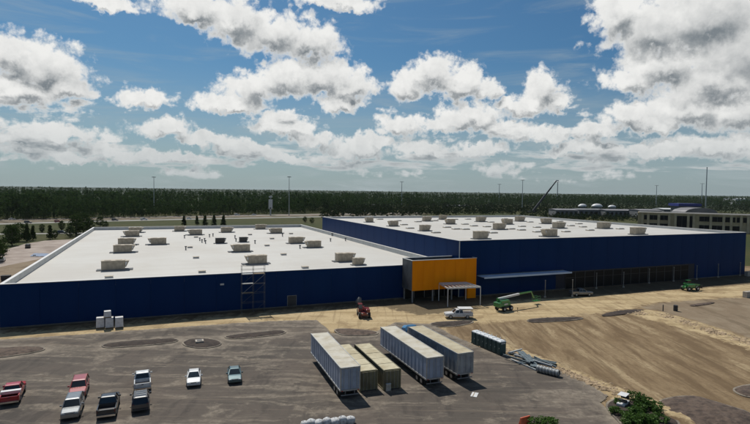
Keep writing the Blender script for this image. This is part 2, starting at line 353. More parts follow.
ISL = [gp((-30, 350), (10, 347.3), (40, 346.5), (47, 349), (40, 352), (10, 357), (-30, 361)), gp((100, 345.5), (112, 342.5), (160, 338.8), (175, 338.4), (180, 341), (170, 343.8), (120, 348), (104, 348.5)),
 gp(*[(202+20*math.cos(t), 343.6+5*math.sin(t)) for t in np.linspace(0, -2*math.pi, 18, endpoint=False)]), gp((223, 336.8), (240, 334), (275, 330.5), (285, 330.8), (287, 333), (278, 335.7), (240, 339.2), (227, 339.4)),
 gp((333, 329.5), (345, 328.6), (375, 331), (380, 334), (370, 336), (352, 336), (343, 336), (336, 333)), gp((428, 322.4), (470, 320), (476, 322.5), (455, 327), (432, 326.4)), gp((525, 319.4), (548, 317.5), (580, 317), (585, 319), (560, 321.5), (530, 323)),
 gp((598, 314.6), (620, 310), (640, 309), (648, 311), (630, 314), (604, 317.5)), gp((731, 389.5), (738, 386), (760, 383), (790, 380), (790, 400), (750, 398), (738, 394.5)), gp((651, 401), (690, 394), (720, 403), (760, 415), (760, 440), (700, 430), (668, 413)), gp((688, 304.6), (712, 301.5), (718, 303), (700, 306.2), (690, 306.6))]
SHRUB = gp((605, 404), (612, 399.5), (622, 398.5), (642, 401), (662, 410), (690, 430), (640, 446), (618, 422), (607, 411))
def grid_mesh(name, x0, x1, y0, y1, st, keep=None, hf=None, attrs={}):
    xs = np.arange(x0, x1+st, st); ys = np.arange(y0, y1+st, st); X, Y = np.meshgrid(xs, ys); Z = hf(X, Y); nx, ny = len(xs), len(ys)
    idx = np.arange(nx*ny).reshape(ny, nx); Fq = np.stack([idx[:-1, :-1], idx[:-1, 1:], idx[1:, 1:], idx[1:, :-1]], -1).reshape(-1, 4)
    if keep is not None: k = keep(X, Y).ravel(); Fq = Fq[k[Fq].all(1)]
    Vt = np.stack([X, Y, Z], -1).reshape(-1, 3); used = np.zeros(len(Vt), bool); used[Fq.ravel()] = True; re = np.cumsum(used)-1
    me = np_mesh(name, Vt[used], re[Fq])
    for nm, fn in attrs.items():
        a = me.attributes.new(nm, 'FLOAT', 'POINT'); a.data.foreach_set('value', fn(X, Y).ravel()[used].astype(np.float32))
    me.polygons.foreach_set('use_smooth', [True]*len(me.polygons)); return me
msk = lambda poly, wd: (lambda X, Y: np.clip(.5+sdist(X, Y, poly)/wd, 0, 1))
def site_h(X, Y):
    lot = np.clip(sdist(X, Y, LOT)/2+1, 0, 1)
    z = -.07 + vnoise(X, Y, 5, 1, 4)*.05
    s3 = np.clip(1-np.abs(sdist(X, Y, SAND3)-.8)/2.2, 0, 1); s2 = np.clip(.5+sdist(X, Y, SAND2)/3, 0, 1)
    z = z + s3*(.22+.5*np.clip(vnoise(X, Y, 1.8, 3, 3), 0, 1)) + s2*(.08+.4*np.clip(vnoise(X, Y, 2.4, 4, 3), 0, 1))
    return np.where(lot > .5, -.10, z)
S2 = lambda X, Y: np.maximum(np.maximum(msk(SAND, 6)(X, Y), msk(SAND2, 3)(X, Y)*.85), msk(SAND3, 3)(X, Y)*.8)
struct('site_ground', grid_mesh('site_ground', -120, 185, 42, 190, .5, hf=site_h, attrs={'sand': S2, 'grey': lambda X, Y: np.maximum(msk(GREY, 5)(X, Y), np.clip((-62-X)/8, 0, 1)), 'pad_shade': msk(PAD_SHADE, 5)}), M_site)
def lot_keep(X, Y): return sdist(X, Y, LOT) + vnoise(X, Y, 3, 9, 2)*.35 > 0
struct('parking_lot', grid_mesh('parking_lot', -75, 50, 42, 130, .28, keep=lot_keep, hf=lambda X, Y: X*0, attrs={'edge': lambda X, Y: np.minimum.reduce([sdist(X, Y, LOT)]+[np.maximum(-sdist(X, Y, q), 0)*1.2 for q in ISL[:5]+[SHRUB]])}), M_asph)

# ---------------------------------------------------------------- the store: low wing and tall wing
def frame_of(o): return Matrix.Translation(o.location) @ Matrix.Rotation(o.rotation_euler.z, 4, 'Z')
A0 = Vector((-67.74, 92.55, 0)); HL, LL, LW = 8.15, 94.4, 147.6
O0 = Vector((20.80, 125.78, 0)); HR, RW, RL = 14.03, 109.0, 114.4
PAN = {}
def panel(parent, x, y, z, L, H, axis, name='wall_panel', material=None):
    """one upright cladding panel, 60 mm thick with a chamfered edge; alike sizes share a mesh"""
    key = (name, round(L, 3), round(H, 3), axis)
    if key not in PAN:
        t, e = .06, .035; mb = MB()
        a = [(0, t), (0, 0)]; r = []
        for (d, i) in ((t, 0), (e*.6, 0), (0, e)):
            q = [(i, i), (L-i, i), (L-i, H-i), (i, H-i)]
            r.append([(p, d, s) if axis == 'x' else (d, p, s) for p, s in q])
        mb.loft(r); me = mb.mesh(name); me.materials.append(material or M_navy); PAN[key] = me
    o = link(name, PAN[key], None, parent); o.location = (x, y, z); return o
def make_wing(o, L, Wd, H, ptop, roofz, cuts=()):
    core = MB().box((L/2, Wd/2, (H-.2)/2), (L-.12, Wd-.12, H-.2-.001)); 
    part('wall', MB().add(*shell(L, Wd, H-.12)), M_navy_d, o)
    part('roof', MB().box((L/2, Wd/2, roofz-.2), (L-.7, Wd-.7, .4)), M_roof, o)
    t = .42
    pf = MB(); hp = H-.1-roofz
    for c, d in (((L/2, t/2+.07, 0), (L-.14, t, hp)), ((L/2, Wd-t/2-.07, 0), (L-.14, t, hp)), ((t/2+.07, Wd/2, 0), (t, Wd-2*t-.14, hp)), ((L-t/2-.07, Wd/2, 0), (t, Wd-2*t-.14, hp))):
        q = MB().box((c[0], c[1], roofz+hp/2+.004), d); part('parapet', q, M_flash, o)
    for c, d in (((L/2, .27, 0), (L+.1, .64, .1)), ((L/2, Wd-.27, 0), (L+.1, .64, .1)), ((.27, Wd/2, 0), (.64, Wd-1.181, .1)), ((L-.27, Wd/2, 0), (.64, Wd-1.181, .1))):
        part('coping', MB().box((c[0], c[1], H-.05), d), M_cap, o)
M_navy_d = mat('navy_backing', (.003, .006, .02), .6)
def shell(L, Wd, H):
    i, t = .07, .3
    a = [(i, i), (L-i, i), (L-i, Wd-i), (i, Wd-i)]; b = [(i+t, i+t), (L-i-t, i+t), (L-i-t, Wd-i-t), (i+t, Wd-i-t)]
    vs = [(*p, 0) for p in a]+[(*p, H) for p in a]+[(*p, 0) for p in b]+[(*p, H) for p in b]; fs = []
    for k in range(4):
        j = (k+1) % 4; fs += [(k, j, 4+j, 4+k), (8+j, 8+k, 12+k, 12+j), (4+k, 4+j, 12+j, 12+k)]
    return vs, fs
RZL, RZR = HL-1.35, HR-.85
lowb = thing('store_building', 'low wing of the store, navy front wall under a wide white roof with beige units', 'building', A0, PH)
make_wing(lowb, LL, LW, HL, HL, RZL)
n = 15; pw = LL/n
for k in range(n): panel(lowb, k*pw+.012, .005, .25, pw-.024, HL-.42, 'x')
for k in range(24): q = panel(lowb, .005, k*LW/24+.012, .25, LW/24-.024, HL-.42, 'y')
M_plinth = mat('damp_concrete', (.14, .125, .105), .9, var=.3, scale=.5)
part('plinth', MB().box((LL/2, -.02, .12), (LL, .16, .24)), M_plinth, lowb)
tallb = thing('store_building', 'tall wing of the store, blue side wall rising above the neighbouring white roof', 'building', O0, PH)
make_wing(tallb, RW, RL, HR, HR, RZR)
OPEN = (33.5, 82.0); OH = 4.8
npan = 18; pw = RW/npan
for k in range(npan):
    x = k*pw; cut = x+pw > OPEN[0]+1 and x < OPEN[1]-1; zb = OH if cut else .25
    panel(tallb, x+.012, .005, zb, pw-.024, HR-.17-zb, 'x')
for k in range(19): panel(tallb, .005, k*RL/19+.012, .25, RL/19-.024, HR-.42, 'y')
part('corner_trim', MB().box((-.02, -.02, HR/2), (.16, .16, HR-.3)), M_flash, tallb)
bw = (OPEN[1]-OPEN[0])/14
for k in range(14):
    x = OPEN[0]+k*bw
    g = part('window', MB().box((x+bw/2, .03, 2.3), (bw-.3, .06, 4.3)), M_glass, tallb)  # matte dark pane stands in for the shade inside an open recess
    fm = MB()
    for xx in (x+.06, x+bw-.06): fm.box((xx, -.01, 2.35), (.12, .16, 4.7))
    fm.box((x+bw/2, -.012, 3.0), (bw-.24, .12, .1)); fm.box((x+bw/2, -.012, 4.62), (bw-.24, .12, .14))
    part('frame', fm, M_dark, g)
part('plinth', MB().box((OPEN[0]/2, -.02, .12), (OPEN[0], .16, .24)), M_plinth, tallb); part('plinth', MB().box(((RW+OPEN[1])/2, -.02, .12), (RW-OPEN[1], .16, .24)), M_plinth, tallb)
# long canopy on the tall wing
cz = 5.15; c0, c1 = 5.2, 32.6
M_cpy = mat('canopy_sheet', (.50, .62, .78), .5, var=.1, scale=.3)
cn = part('canopy', MB().box(((c0+c1)/2, -1.62, cz), (c1-c0, 3.2, .14)), M_cpy, tallb)
part('fascia', MB().box(((c0+c1)/2, -3.28, cz-.06), (c1-c0+.1, .1, .42)), M_cpy, cn); part('gutter', MB().box(((c0+c1)/2, -.12, cz+.16), (c1-c0, .18, .16)), M_dkgrey, cn)
def to_local(b, p): return frame_of(b).inverted() @ p
# fittings on the low front: two white light boxes and a service door
for (px, py) in ((222, 284.2),):
    d = ray(px, py); nrm = Vector((V_.x, V_.y, 0)); t = (A0-Vector((0, 0, CAM_H))).dot(nrm)/d.dot(nrm); q = to_local(lowb, Vector((0, 0, CAM_H))+d*t)
    part('wall_light', MB().box((q.x, -.16, q.z), (.75, .3, .32)), M_white, lowb)
q = to_local(lowb, G(291.5, 306.5)); dr = part('service_door', MB().box((q.x, -.03, 1.35), (1.9, .06, 2.2)), M_dark, lowb); part('frame', MB().box((q.x-1.0, -.05, 1.4), (.1, .12, 2.3)).box((q.x+1.0, -.05, 1.4), (.1, .12, 2.3)).box((q.x, -.05, 2.5), (1.9, .12, .1)), M_steel, dr)

# ---------------------------------------------------------------- orange entrance box
EW = 17.6
ent = thing('entrance_box', 'orange clad entrance box on posts where the two wings meet', 'building', (A0+U*80.83)-V_*5.3, PH)
ez0, ez1, ED = 2.75, 9.9, 5.2
part('wall', MB().box((EW/2, ED/2+.05, (ez0+ez1)/2-.6), (EW-.1, ED-.12, ez1-ez0-1.2)), M_navy_d, ent)
for c_, d_ in (((EW/2, .12, 0), (EW-.1, .14, 1.2)), ((EW/2, ED-.12, 0), (EW-.1, .14, 1.2)), ((.12, ED/2, 0), (.14, ED-.4, 1.2)), ((EW-.12, ED/2, 0), (.14, ED-.4, 1.2))): part('parapet', MB().box((c_[0], c_[1], ez1-.72), d_), M_dkgrey, ent)
for k in range(6): panel(ent, k*EW/6+.01, -.03, ez0, EW/6-.02, ez1-ez0-.12, 'x', 'orange_panel', M_orange)
for k in range(2): panel(ent, -.04, k*ED/2+.02, ez0, ED/2-.03, ez1-ez0-.12, 'y', 'side_panel', M_dkgrey)
for c_, d_ in (((EW/2, .08, 0), (EW+.16, .3, .12)), ((EW/2, ED-.08, 0), (EW+.16, .3, .12)), ((.08, ED/2, 0), (.3, ED-.47, .12)), ((EW-.08, ED/2, 0), (.3, ED-.47, .12))): part('coping', MB().box((c_[0], c_[1], ez1-.055), d_), M_cap, ent)
part('pier', MB().box((EW-1.25, .55, ez0/2), (2.4, 1.1, ez0)), M_orange, ent)
for x in (.25, 5.6, 10.8): part('post', MB().box((x, .3, ez0/2), (.32, .32, ez0)), M_steel, ent)
part('post', MB().box((.25, ED-.6, ez0/2), (.32, .32, ez0)), M_steel, ent)
for k in range(5):
    g = part('entrance_glazing', MB().box((1.6+k*2.8, ED-.5, ez0/2), (2.6, .06, ez0-.06)), M_glass, ent); part('mullion', MB().box((.2+k*2.8, ED-.55, ez0/2), (.12, .14, ez0-.02)), M_steel, g)
# pale flat canopy in front of it
pg = thing('entrance_canopy', 'pale flat steel canopy on thin posts before the orange box', 'canopy', (0, 0, 0))
zc_ = 4.15; q = [G(439, 283.4, zc_), G(466, 282.6, zc_), G(480.6, 287, zc_), G(448, 288.4, zc_)]
eb = MB()
def edge(a, b, wd, ht): return MB().beam(a, b, wd, ht)
for a, b in ((0, 1), (2, 3)): part('edge_beam', edge(q[a], q[b], .18, .34), M_white, pg)
for a, b in ((1, 2), (3, 0)): part('side_beam', edge(q[a]+Vector((0, 0, -.02)), q[b]+Vector((0, 0, -.02)), .16, .28), M_white, pg)
for k in range(1, 8): t = k/8; part('purlin', edge(q[0].lerp(q[1], t)+Vector((0, 0, .03)), q[3].lerp(q[2], t)+Vector((0, 0, .03)), .12, .2), M_white, pg)
mid = MB().add([p+Vector((0, 0, .16)) for p in (q[0], q[1], q[1].lerp(q[2], .45), q[0].lerp(q[3], .45))]+[p+Vector((0, 0, .2)) for p in (q[0], q[1], q[1].lerp(q[2], .45), q[0].lerp(q[3], .45))], [(3, 2, 1, 0), (4, 5, 6, 7), (0, 1, 5, 4), (1, 2, 6, 5), (2, 3, 7, 6), (3, 0, 4, 7)])
part('roof_sheet', mid, M_cap, pg)
for p in (q[2], q[3]): part('post', MB().tube((p.x, p.y, 0), (p.x, p.y, zc_-.1), .1), M_white, pg)
for p in (q[0], q[1]): part('post', MB().tube((p.x, p.y, 0), (p.x, p.y, zc_-.1), .09), M_white, pg)

# ---------------------------------------------------------------- rooftop units
def make_rtu(flip, dark=False):
    r = thing('rooftop_unit', 'x', 'air conditioner', (0, 0, 0), 0); s = -1 if flip else 1; bm_ = M_dark if dark else M_rtu
    part('base_curb', MB().box((0, 0, .13), (6.6, .35, .22)).box((0, .9, .13), (6.6, .35, .22)).box((0, -.9, .13), (6.6, .35, .22)), M_steel, r)
    part('cabinet', MB().box((-.3*s, 0, 1.25), (4.2, 2.2, 1.95)), bm_, r, .03)
    part('lid', MB().box((-.3*s, 0, 2.27), (4.36, 2.36, .09)), bm_, r)
    for k in range(4): part('access_panel', MB().box((-.3*s-1.56+k*1.04, -1.12, 1.25), (.94, .05, 1.7)), M_rtu if not dark else M_grill, r)
    x0 = 1.82*s
    vs = [(x0, -1.0, .75), (x0, -1.0, 2.2), (x0+.85*s, -1.0, 2.2), (x0+.25*s, -1.0, .75), (x0, 1.0, .75), (x0, 1.0, 2.2), (x0+.85*s, 1.0, 2.2), (x0+.25*s, 1.0, .75)]
    part('air_hood', MB().add(vs, [(0, 1, 2, 3), (7, 6, 5, 4), (0, 4, 5, 1), (1, 5, 6, 2), (2, 6, 7, 3), (3, 7, 4, 0)]), bm_, r)
    part('hood_glint', MB().add([(x0+.1*s, -1.03, .9), (x0+.1*s, -1.03, 1.9), (x0+.5*s, -1.03, 1.9), (x0+.1*s, -1.05, .9), (x0+.1*s, -1.05, 1.9), (x0+.5*s, -1.05, 1.9)], [(0, 1, 2), (5, 4, 3), (0, 3, 4, 1), (1, 4, 5, 2), (2, 5, 3, 0)]), M_white, r)  # white triangle painted as the bright sunlit gap by the hood
    for k in (-1, 1): part('fan', MB().tube((-.3*s+k*1.0, 0, 2.315), (-.3*s+k*1.0, 0, 2.38), .62, .62, 14), M_rtu, r)
    return r
protos = {}
def rtu(px, py, wpx, roofz, label, flip=False, dark=False, group=None):
    p = G(px, py, roofz)
    key = (flip, dark)
    if key not in protos: r = protos[key] = make_rtu(flip, dark)
    else: r = dup(protos[key])
    s = max(.62, min(1.15, wpx/F_PX*p.y/5.4)); r.scale = (s, min(s, 1), min(1, .5+.5*s)); r.location = (p.x, p.y, roofz+.006); r.rotation_euler = (0, 0, PH); r['label'] = label
    if group: r['group'] = group
    elif 'group' in r: del r['group']
LR = [(115, 270, 28, 0, 0, 'beige rooftop unit closest to the navy front wall on the low roof'), (124, 252.5, 22, 0, 0, 'beige rooftop unit in a row of five running back along the low roof'), (127, 245, 18, 0, 0, 'beige rooftop unit in a row of five running back along the low roof'),
 (131.5, 236.6, 16, 1, 0, 'beige rooftop unit in a row of five running back along the low roof'), (136, 232.6, 15, 0, 0, 'beige rooftop unit in a row of five running back along the low roof'), (157.5, 244.6, 19, 1, 0, 'beige rooftop unit standing alone beside the row of five on the low roof'),
 (180, 231.3, 12, 0, 0, 'beige rooftop unit against the rear parapet of the low roof'), (195, 235.0, 15, 1, 0, 'beige rooftop unit behind the small vent pipes on the low roof'), (227, 232.4, 13, 0, 0, 'beige rooftop unit against the rear parapet of the low roof'), (261, 229.2, 12, 0, 0, 'beige rooftop unit against the rear parapet of the low roof'), (275.5, 233.4, 14, 1, 0, 'beige rooftop unit with hood, right of the rear parapet units on the low roof'),
 (220.5, 243.5, 11, 0, 1, 'small black rooftop unit among vent pipes on the low roof'), (243.5, 242.2, 9, 0, 1, 'small black rooftop unit just behind a beige one on the low roof'), (240.5, 251.8, 20, 1, 0, 'beige rooftop unit in front of a small black one on the low roof'), (256, 264, 23, 1, 0, 'beige rooftop unit right above the scaffold tower'),
 (296.5, 243.4, 17, 0, 0, 'beige rooftop unit, one of a close pair near the blue side wall, set further back'), (313, 247.6, 17, 1, 0, 'beige rooftop unit, one of a close pair near the blue side wall, set further forward'), (345, 261.4, 21, 0, 0, 'large beige rooftop unit near the orange entrance box'), (358.5, 265, 12, 0, 0, 'small beige rooftop unit beside the large one near the orange entrance box')]
for px, py, wp, fl, dk, lab in LR:
    rtu(px, py, wp, RZL, lab, bool(fl), bool(dk), 'rooftop units on the low roof' if LR and [l[5] for l in LR].count(lab) > 1 else None)
RR = [(369, 222.3, 9), (393, 226.3, 11), (427, 221.3, 10), (425, 231, 12), (443, 219.6, 9), (450, 224.2, 11), (481, 221.8, 11), (507, 224.4, 12), (520, 221.4, 11), (499.5, 229.6, 14), (481, 239, 17), (546, 223.8, 12), (559, 228.3, 14), (549, 236.6, 17), (604, 228.6, 15), (638, 234.6, 17)]
SPEC = {481: 'beige rooftop unit closest to the corner above the orange entrance box', 638: 'beige rooftop unit last along the front of the tall roof towards the arcade building', 369: 'beige rooftop unit closest to the rear end of the blue side wall', 549: 'beige rooftop unit on the tall roof above the end of the long canopy'}
for i, (px, py, wp) in enumerate(RR):
    sp_ = SPEC.get(px) if (px, py) != (481, 221.8) else None
    rtu(px, py, wp, RZR, sp_ or 'beige rooftop unit inside the field of units and skylights on the tall roof', (int(px) % 3 == 0), False, None if sp_ else 'rooftop units on the tall roof')
# low skylight curbs on the tall roof, drain crickets and pipes on the low one
sk0 = None
SK = [(435, 221), (465, 224.5), (447, 227.6), (456, 229.4), (465.5, 229.6), (487, 227), (511, 229.3), (522, 226.7), (521.5, 230.3), (530, 222.3), (537, 227.6), (537, 232.2), (474, 226.2), (404, 225), (410, 228.6), (418, 222), (398, 221), (380, 219.5), (491, 222.4), (493, 233.2), (560, 221.6), (571, 226), (579, 224), (590, 230.5), (566, 232), (620, 229.2), (583, 227.2), (455, 219.6), (468, 219.4), (436, 233), (505, 219)]
for i, (px, py) in enumerate(SK):
    p = G(px, py, RZR)
    if sk0 is None:
        sk0 = thing('roof_skylight', 'low grey framed skylight on the white roof of the tall wing', 'skylight', (0, 0, 0), 0, 'skylights on the tall roof')
        part('curb', MB().box((0, 0, .15), (2.7, 1.5, .3)), M_rtu, sk0); part('dome', MB().box((0, 0, .38), (2.4, 1.3, .14), taper=(.85, .75)), M_flash, sk0); o = sk0
    else: o = dup(sk0)
    o.location = (p.x, p.y, RZR+.006); o.rotation_euler = (0, 0, PH)
hat0 = None
for (px, py) in ((109, 278), (202, 272.5), (305, 268.2), (196, 258.2), (190, 247.8), (267, 246), (283.5, 255), (250, 235), (196, 237.5), (272, 239), (291, 234)):
    p = G(px, py, RZL)
    if hat0 is None:
        hat0 = thing('roof_hatch', 'low flat grey curb lying on the white low roof', 'hatch', (0, 0, 0), 0, 'curbs on the low roof'); part('curb', MB().box((0, 0, .2), (1.5, 1.3, .4)), M_flash, hat0); part('lid', MB().box((0, 0, .44), (1.65, 1.45, .08)), M_rtu, hat0); o = hat0
    else: o = dup(hat0)
    o.location = (p.x, p.y, RZL+.006); o.rotation_euler = (0, 0, PH)
vp0 = None
for (px, py) in ((184.5, 238.2), (199.8, 240.8), (202, 242.6), (204.6, 241.4), (205.5, 243.6), (235, 238.4), (236, 241.6), (209.5, 237.2), (255, 243.6), (300, 248.6), (282.5, 236.5), (330.5, 241.5), (345.5, 241), (332, 236), (213, 236.4), (185.8, 250)):
    p = G(px, py, RZL)
    if vp0 is None:
        vp0 = thing('vent_pipe', 'short dark vent pipe with cap standing on the low roof', 'vent pipe', (0, 0, 0), 0, 'vent pipes on the low roof'); part('pipe', MB().tube((0, 0, 0), (0, 0, .95), .2), M_steel, vp0); part('cap', MB().tube((0, 0, .95), (0, 0, 1.2), .36, .3, 10), M_dark, vp0); o = vp0
    else: o = dup(vp0)
    o.location = (p.x, p.y, RZL+.004)

# ---------------------------------------------------------------- scaffold, pallets, posts at the front
M_scf = mat('dull_tube', (.13, .13, .13), .6, var=.3, scale=2); M_post = mat('dull_post', (.24, .235, .22), .7, var=.3, scale=1)
sc_ = G(253, 311.5); sca = thing('scaffold_tower', 'tall grey scaffold tower standing against the navy front wall', 'scaffold', sc_, PH)
for x in (-2.4, 0, 2.4):
    for y in (-.65, .65): part('standard', MB().tube((x, y, 0), (x, y, 9.9), .035), M_scf, sca)
for z in (2, 4, 6, 8, 9, 9.8):
    for y in (-.65, .65): part('ledger', MB().tube((-2.4, y, z), (2.4, y, z), .028), M_scf, sca)
    for x in (-2.4, 0, 2.4): part('transom', MB().tube((x, -.65, z+.02), (x, .65, z+.02), .028), M_scf, sca)
for k, z in enumerate((0, 2, 4, 6)): part('brace', MB().tube((-2.4 if k % 2 else 0, -.69, z+.05), (0 if k % 2 else 2.4, -.69, z+2), .026), M_scf, sca)
part('brace', MB().tube((-2.4, -.7, 4), (2.4, -.7, 8), .03), M_galv, sca)
for z, xs in ((4.06, (-1.2,)), (6.06, (-1.2,)), (8.06, (-1.2, 1.2))):
    for x in xs:
        for y in (-.4, 0, .4): part('plank', MB().box((x, y, z+.04), (2.35, .3, .05)), M_wood if z < 6 or x > 0 else M_galv, sca)
part('base_plate', MB().box((-2.4, -.65, .02), (.3, .3, .03)), M_steel, sca)
pal_m = mat('shrink_wrap', (.62, .63, .66), .35, var=.15, scale=2)
for i, (px, py, zz, lab) in enumerate(((100.5, 327.6, 0, 'white wrapped pallet load beside the one that carries another load'), (109.5, 327.6, 0, 'white wrapped pallet load carrying another wrapped load'), (119.2, 327.2, 0, 'white wrapped pallet load standing apart by a gap from the stacked pair'), (107.6, 327.6, 1, 'small white wrapped load stacked on another pallet load'))):
    p = G(px, py); o = thing('pallet_load', lab, 'pallet load', (p.x, p.y, 1.94 if zz else 0.0), PH+.05*i)
    wd = 1.45 if not zz else 1.25; hh = 1.75 if not zz else 1.0
    part('pallet', MB().box((0, 0, .125), (wd, 1.3, .03)).box((0, 0, .02), (wd, 1.3, .03)).box((-.55, 0, .07), (.12, 1.2, .1)).box((.55, 0, .07), (.12, 1.2, .1)).box((0, 0, .07), (.12, 1.2, .1)), M_wood, o)
    ld = part('wrapped_load', MB().box((0, 0, .14+hh/2), (wd-.08, 1.2, hh), taper=(.94, .94)), pal_m, o, .06)
    part('top_sheet', MB().box((0, 0, .14+hh+.02), (wd-.14, 1.1, .03)), M_white, o)
po0 = None
for (px, py, top) in ((545, 297.4, 4.2), (572.3, 296.6, 4.2), (596.3, 288.6, 4.3), (623.4, 287.4, 4.3), (649, 283.4, 4.3), (673.6, 281.4, 4.3), (696.6, 279.6, 4.3), (718, 277.4, 4.3), (740, 275.6, 4.2)):
    p = G(px, py)
    if po0 is None:
        po0 = thing('steel_post', 'thin pale steel post standing in front of the tall navy wall', 'post', (0, 0, 0), 0, 'posts before the tall wing'); part('shaft', MB().tube((0, 0, .05), (0, 0, 4.3), .11), M_post, po0); part('base', MB().tube((0, 0, 0), (0, 0, .35), .28), M_conc, po0); part('cap', MB().box((0, 0, 4.33), (.28, .28, .06)), M_galv, po0); o = po0
    else: o = dup(po0)
    o.location = (p.x, p.y, -.05)

# ---------------------------------------------------------------- vehicles
M_lamp = mat('lamp_lens', (.75, .75, .72), .15); M_tail = mat('tail_lens', (.35, .015, .012), .2); M_plate = mat('plate', (.7, .7, .66), .5); M_chrome = mat('chrome', (.6, .6, .6), .2, metal=1)
def paint(name, col, metal=.0): return mat('paint_'+name, col, .32, metal, var=.18, scale=1.3, coat=.6, col2=tuple(v*.8+.02 for v in col))
def ring(x, zb, zt, hw):
    h = zt-zb; return [(x, -hw*.93, zb), (x, -hw, zb+.22*h), (x, -hw, zb+.72*h), (x, -hw*.95, zt-.04*h), (x, -hw*.86, zt), (x, hw*.86, zt), (x, hw*.95, zt-.04*h), (x, hw, zb+.72*h), (x, hw, zb+.22*h), (x, hw*.93, zb)]
def wheel(par, x, y, r, wd):
    s = 1 if y > 0 else -1
    wh = part('wheel', MB().tube((x, y-wd/2*s, r), (x, y+wd/2*s, r), r, r, 18), M_black, par, .03); part('rim', MB().tube((x, y+wd/2*s, r), (x, y+(wd/2+.015)*s, r), r*.62, r*.56, 12), M_galv, wh)
def greenhouse(par, xb, xt, zb, zt, hb, ht, pm, split=None):
    b = [(xb[0], -hb, zb), (xb[0], hb, zb), (xb[1], hb, zb), (xb[1], -hb, zb)]; t = [(xt[0], -ht, zt), (xt[0], ht, zt), (xt[1], ht, zt), (xt[1], -ht, zt)]
    part('cab_windows', MB().loft([b, t]), M_wglass, par)
    rf = part('roof', MB().loft([[(xt[0]+.06, -ht-.03, zt-.05), (xt[0]+.06, ht+.03, zt-.05), (xt[1]-.06, ht+.03, zt-.05), (xt[1]-.06, -ht-.03, zt-.05)], [(xt[0]-.0, -ht, zt+.03), (xt[0], ht, zt+.03), (xt[1]+.0, ht, zt+.03), (xt[1], -ht, zt+.03)], [(xt[0]-.22, -ht*.8, zt+.07), (xt[0]-.22, ht*.8, zt+.07), (xt[1]+.2, ht*.8, zt+.07), (xt[1]+.2, -ht*.8, zt+.07)]]), pm, par, .02)
    for i in range(4): part('pillar', MB().beam(b[i], t[i], .1, .08), pm, par)
    mx = (xb[0]+xb[1])/2-.1 if split is None else split; tt = (xt[0]+xt[1])/2-.05 if split is None else split
    for s in (-1, 1): part('pillar', MB().beam((mx, s*hb, zb), (tt, s*ht, zt), .11, .05), pm, par)
    for s in (-1, 1): part('mirror', MB().box((xb[0]-.35, s*(hb+.2), zb+.12), (.12, .22, .17)), pm, par)
    return rf
def ends(par, L, hw, z, pm, zl=.72):
    for s in (-1, 1):
        part('headlight', MB().box((L/2-.09, s*hw*.74, zl), (.12, .32, .16)), M_lamp, par); part('taillight', MB().box((-L/2+.07, s*hw*.84, zl+.08), (.1, .18, .3)), M_tail, par)
    part('number_plate', MB().box((-L/2-.005, 0, zl-.08), (.03, .32, .16)), M_plate, par); part('grille', MB().box((L/2-.03, 0, zl-.05), (.08, hw*.9, .2)), M_dark, par)
def sedan(name, label, loc, rz, pm):
    o = thing(name, label, 'car', loc, rz); st = [(2.30, .36, .62, .70), (2.14, .24, .74, .84), (1.35, .22, .90, .89), (.95, .22, .95, .90), (-1.3, .22, .97, .90), (-1.7, .24, 1.0, .89), (-2.15, .28, .96, .84), (-2.32, .4, .86, .74)]
    part('body', MB().loft([ring(*s) for s in st]), pm, o, smooth=False); greenhouse(o, (1.02, -1.78), (.15, -1.12), .94, 1.40, .80, .60, pm); ends(o, 4.56, .84, .7, pm, .66)
    for x in (1.4, -1.38):
        for s in (-1, 1): wheel(o, x, s*.80, .32, .22)
    return o
def suv(name, label, loc, rz, pm, rack=False):
    o = thing(name, label, 'car', loc, rz); st = [(2.40, .42, .80, .78), (2.28, .30, .98, .90), (1.4, .28, 1.08, .95), (1.0, .28, 1.1, .96), (-2.2, .3, 1.1, .95), (-2.40, .36, 1.04, .9)]
    part('body', MB().loft([ring(*s) for s in st]), pm, o); greenhouse(o, (1.02, -2.34), (.35, -2.0), 1.08, 1.70, .88, .72, pm); ends(o, 4.74, .9, .8, pm, .86)
    part('bumper', MB().box((-2.42, 0, .48), (.16, 1.7, .22)), M_dark, o); part('tailgate_panel', MB().box((-2.41, 0, .84), (.06, 1.25, .4)), pm, o)
    if rack:
        for s in (-1, 1): part('roof_rail', MB().box((-.8, s*.6, 1.84), (2.2, .05, .06)), M_dark, o)
        for x in (-.2, -.8, -1.4): part('roof_bar', MB().box((x, 0, 1.85), (.06, 1.15, .04)), M_galv, o)
    for x in (1.45, -1.4):
        for s in (-1, 1): wheel(o, x, s*.85, .37, .25)
    return o
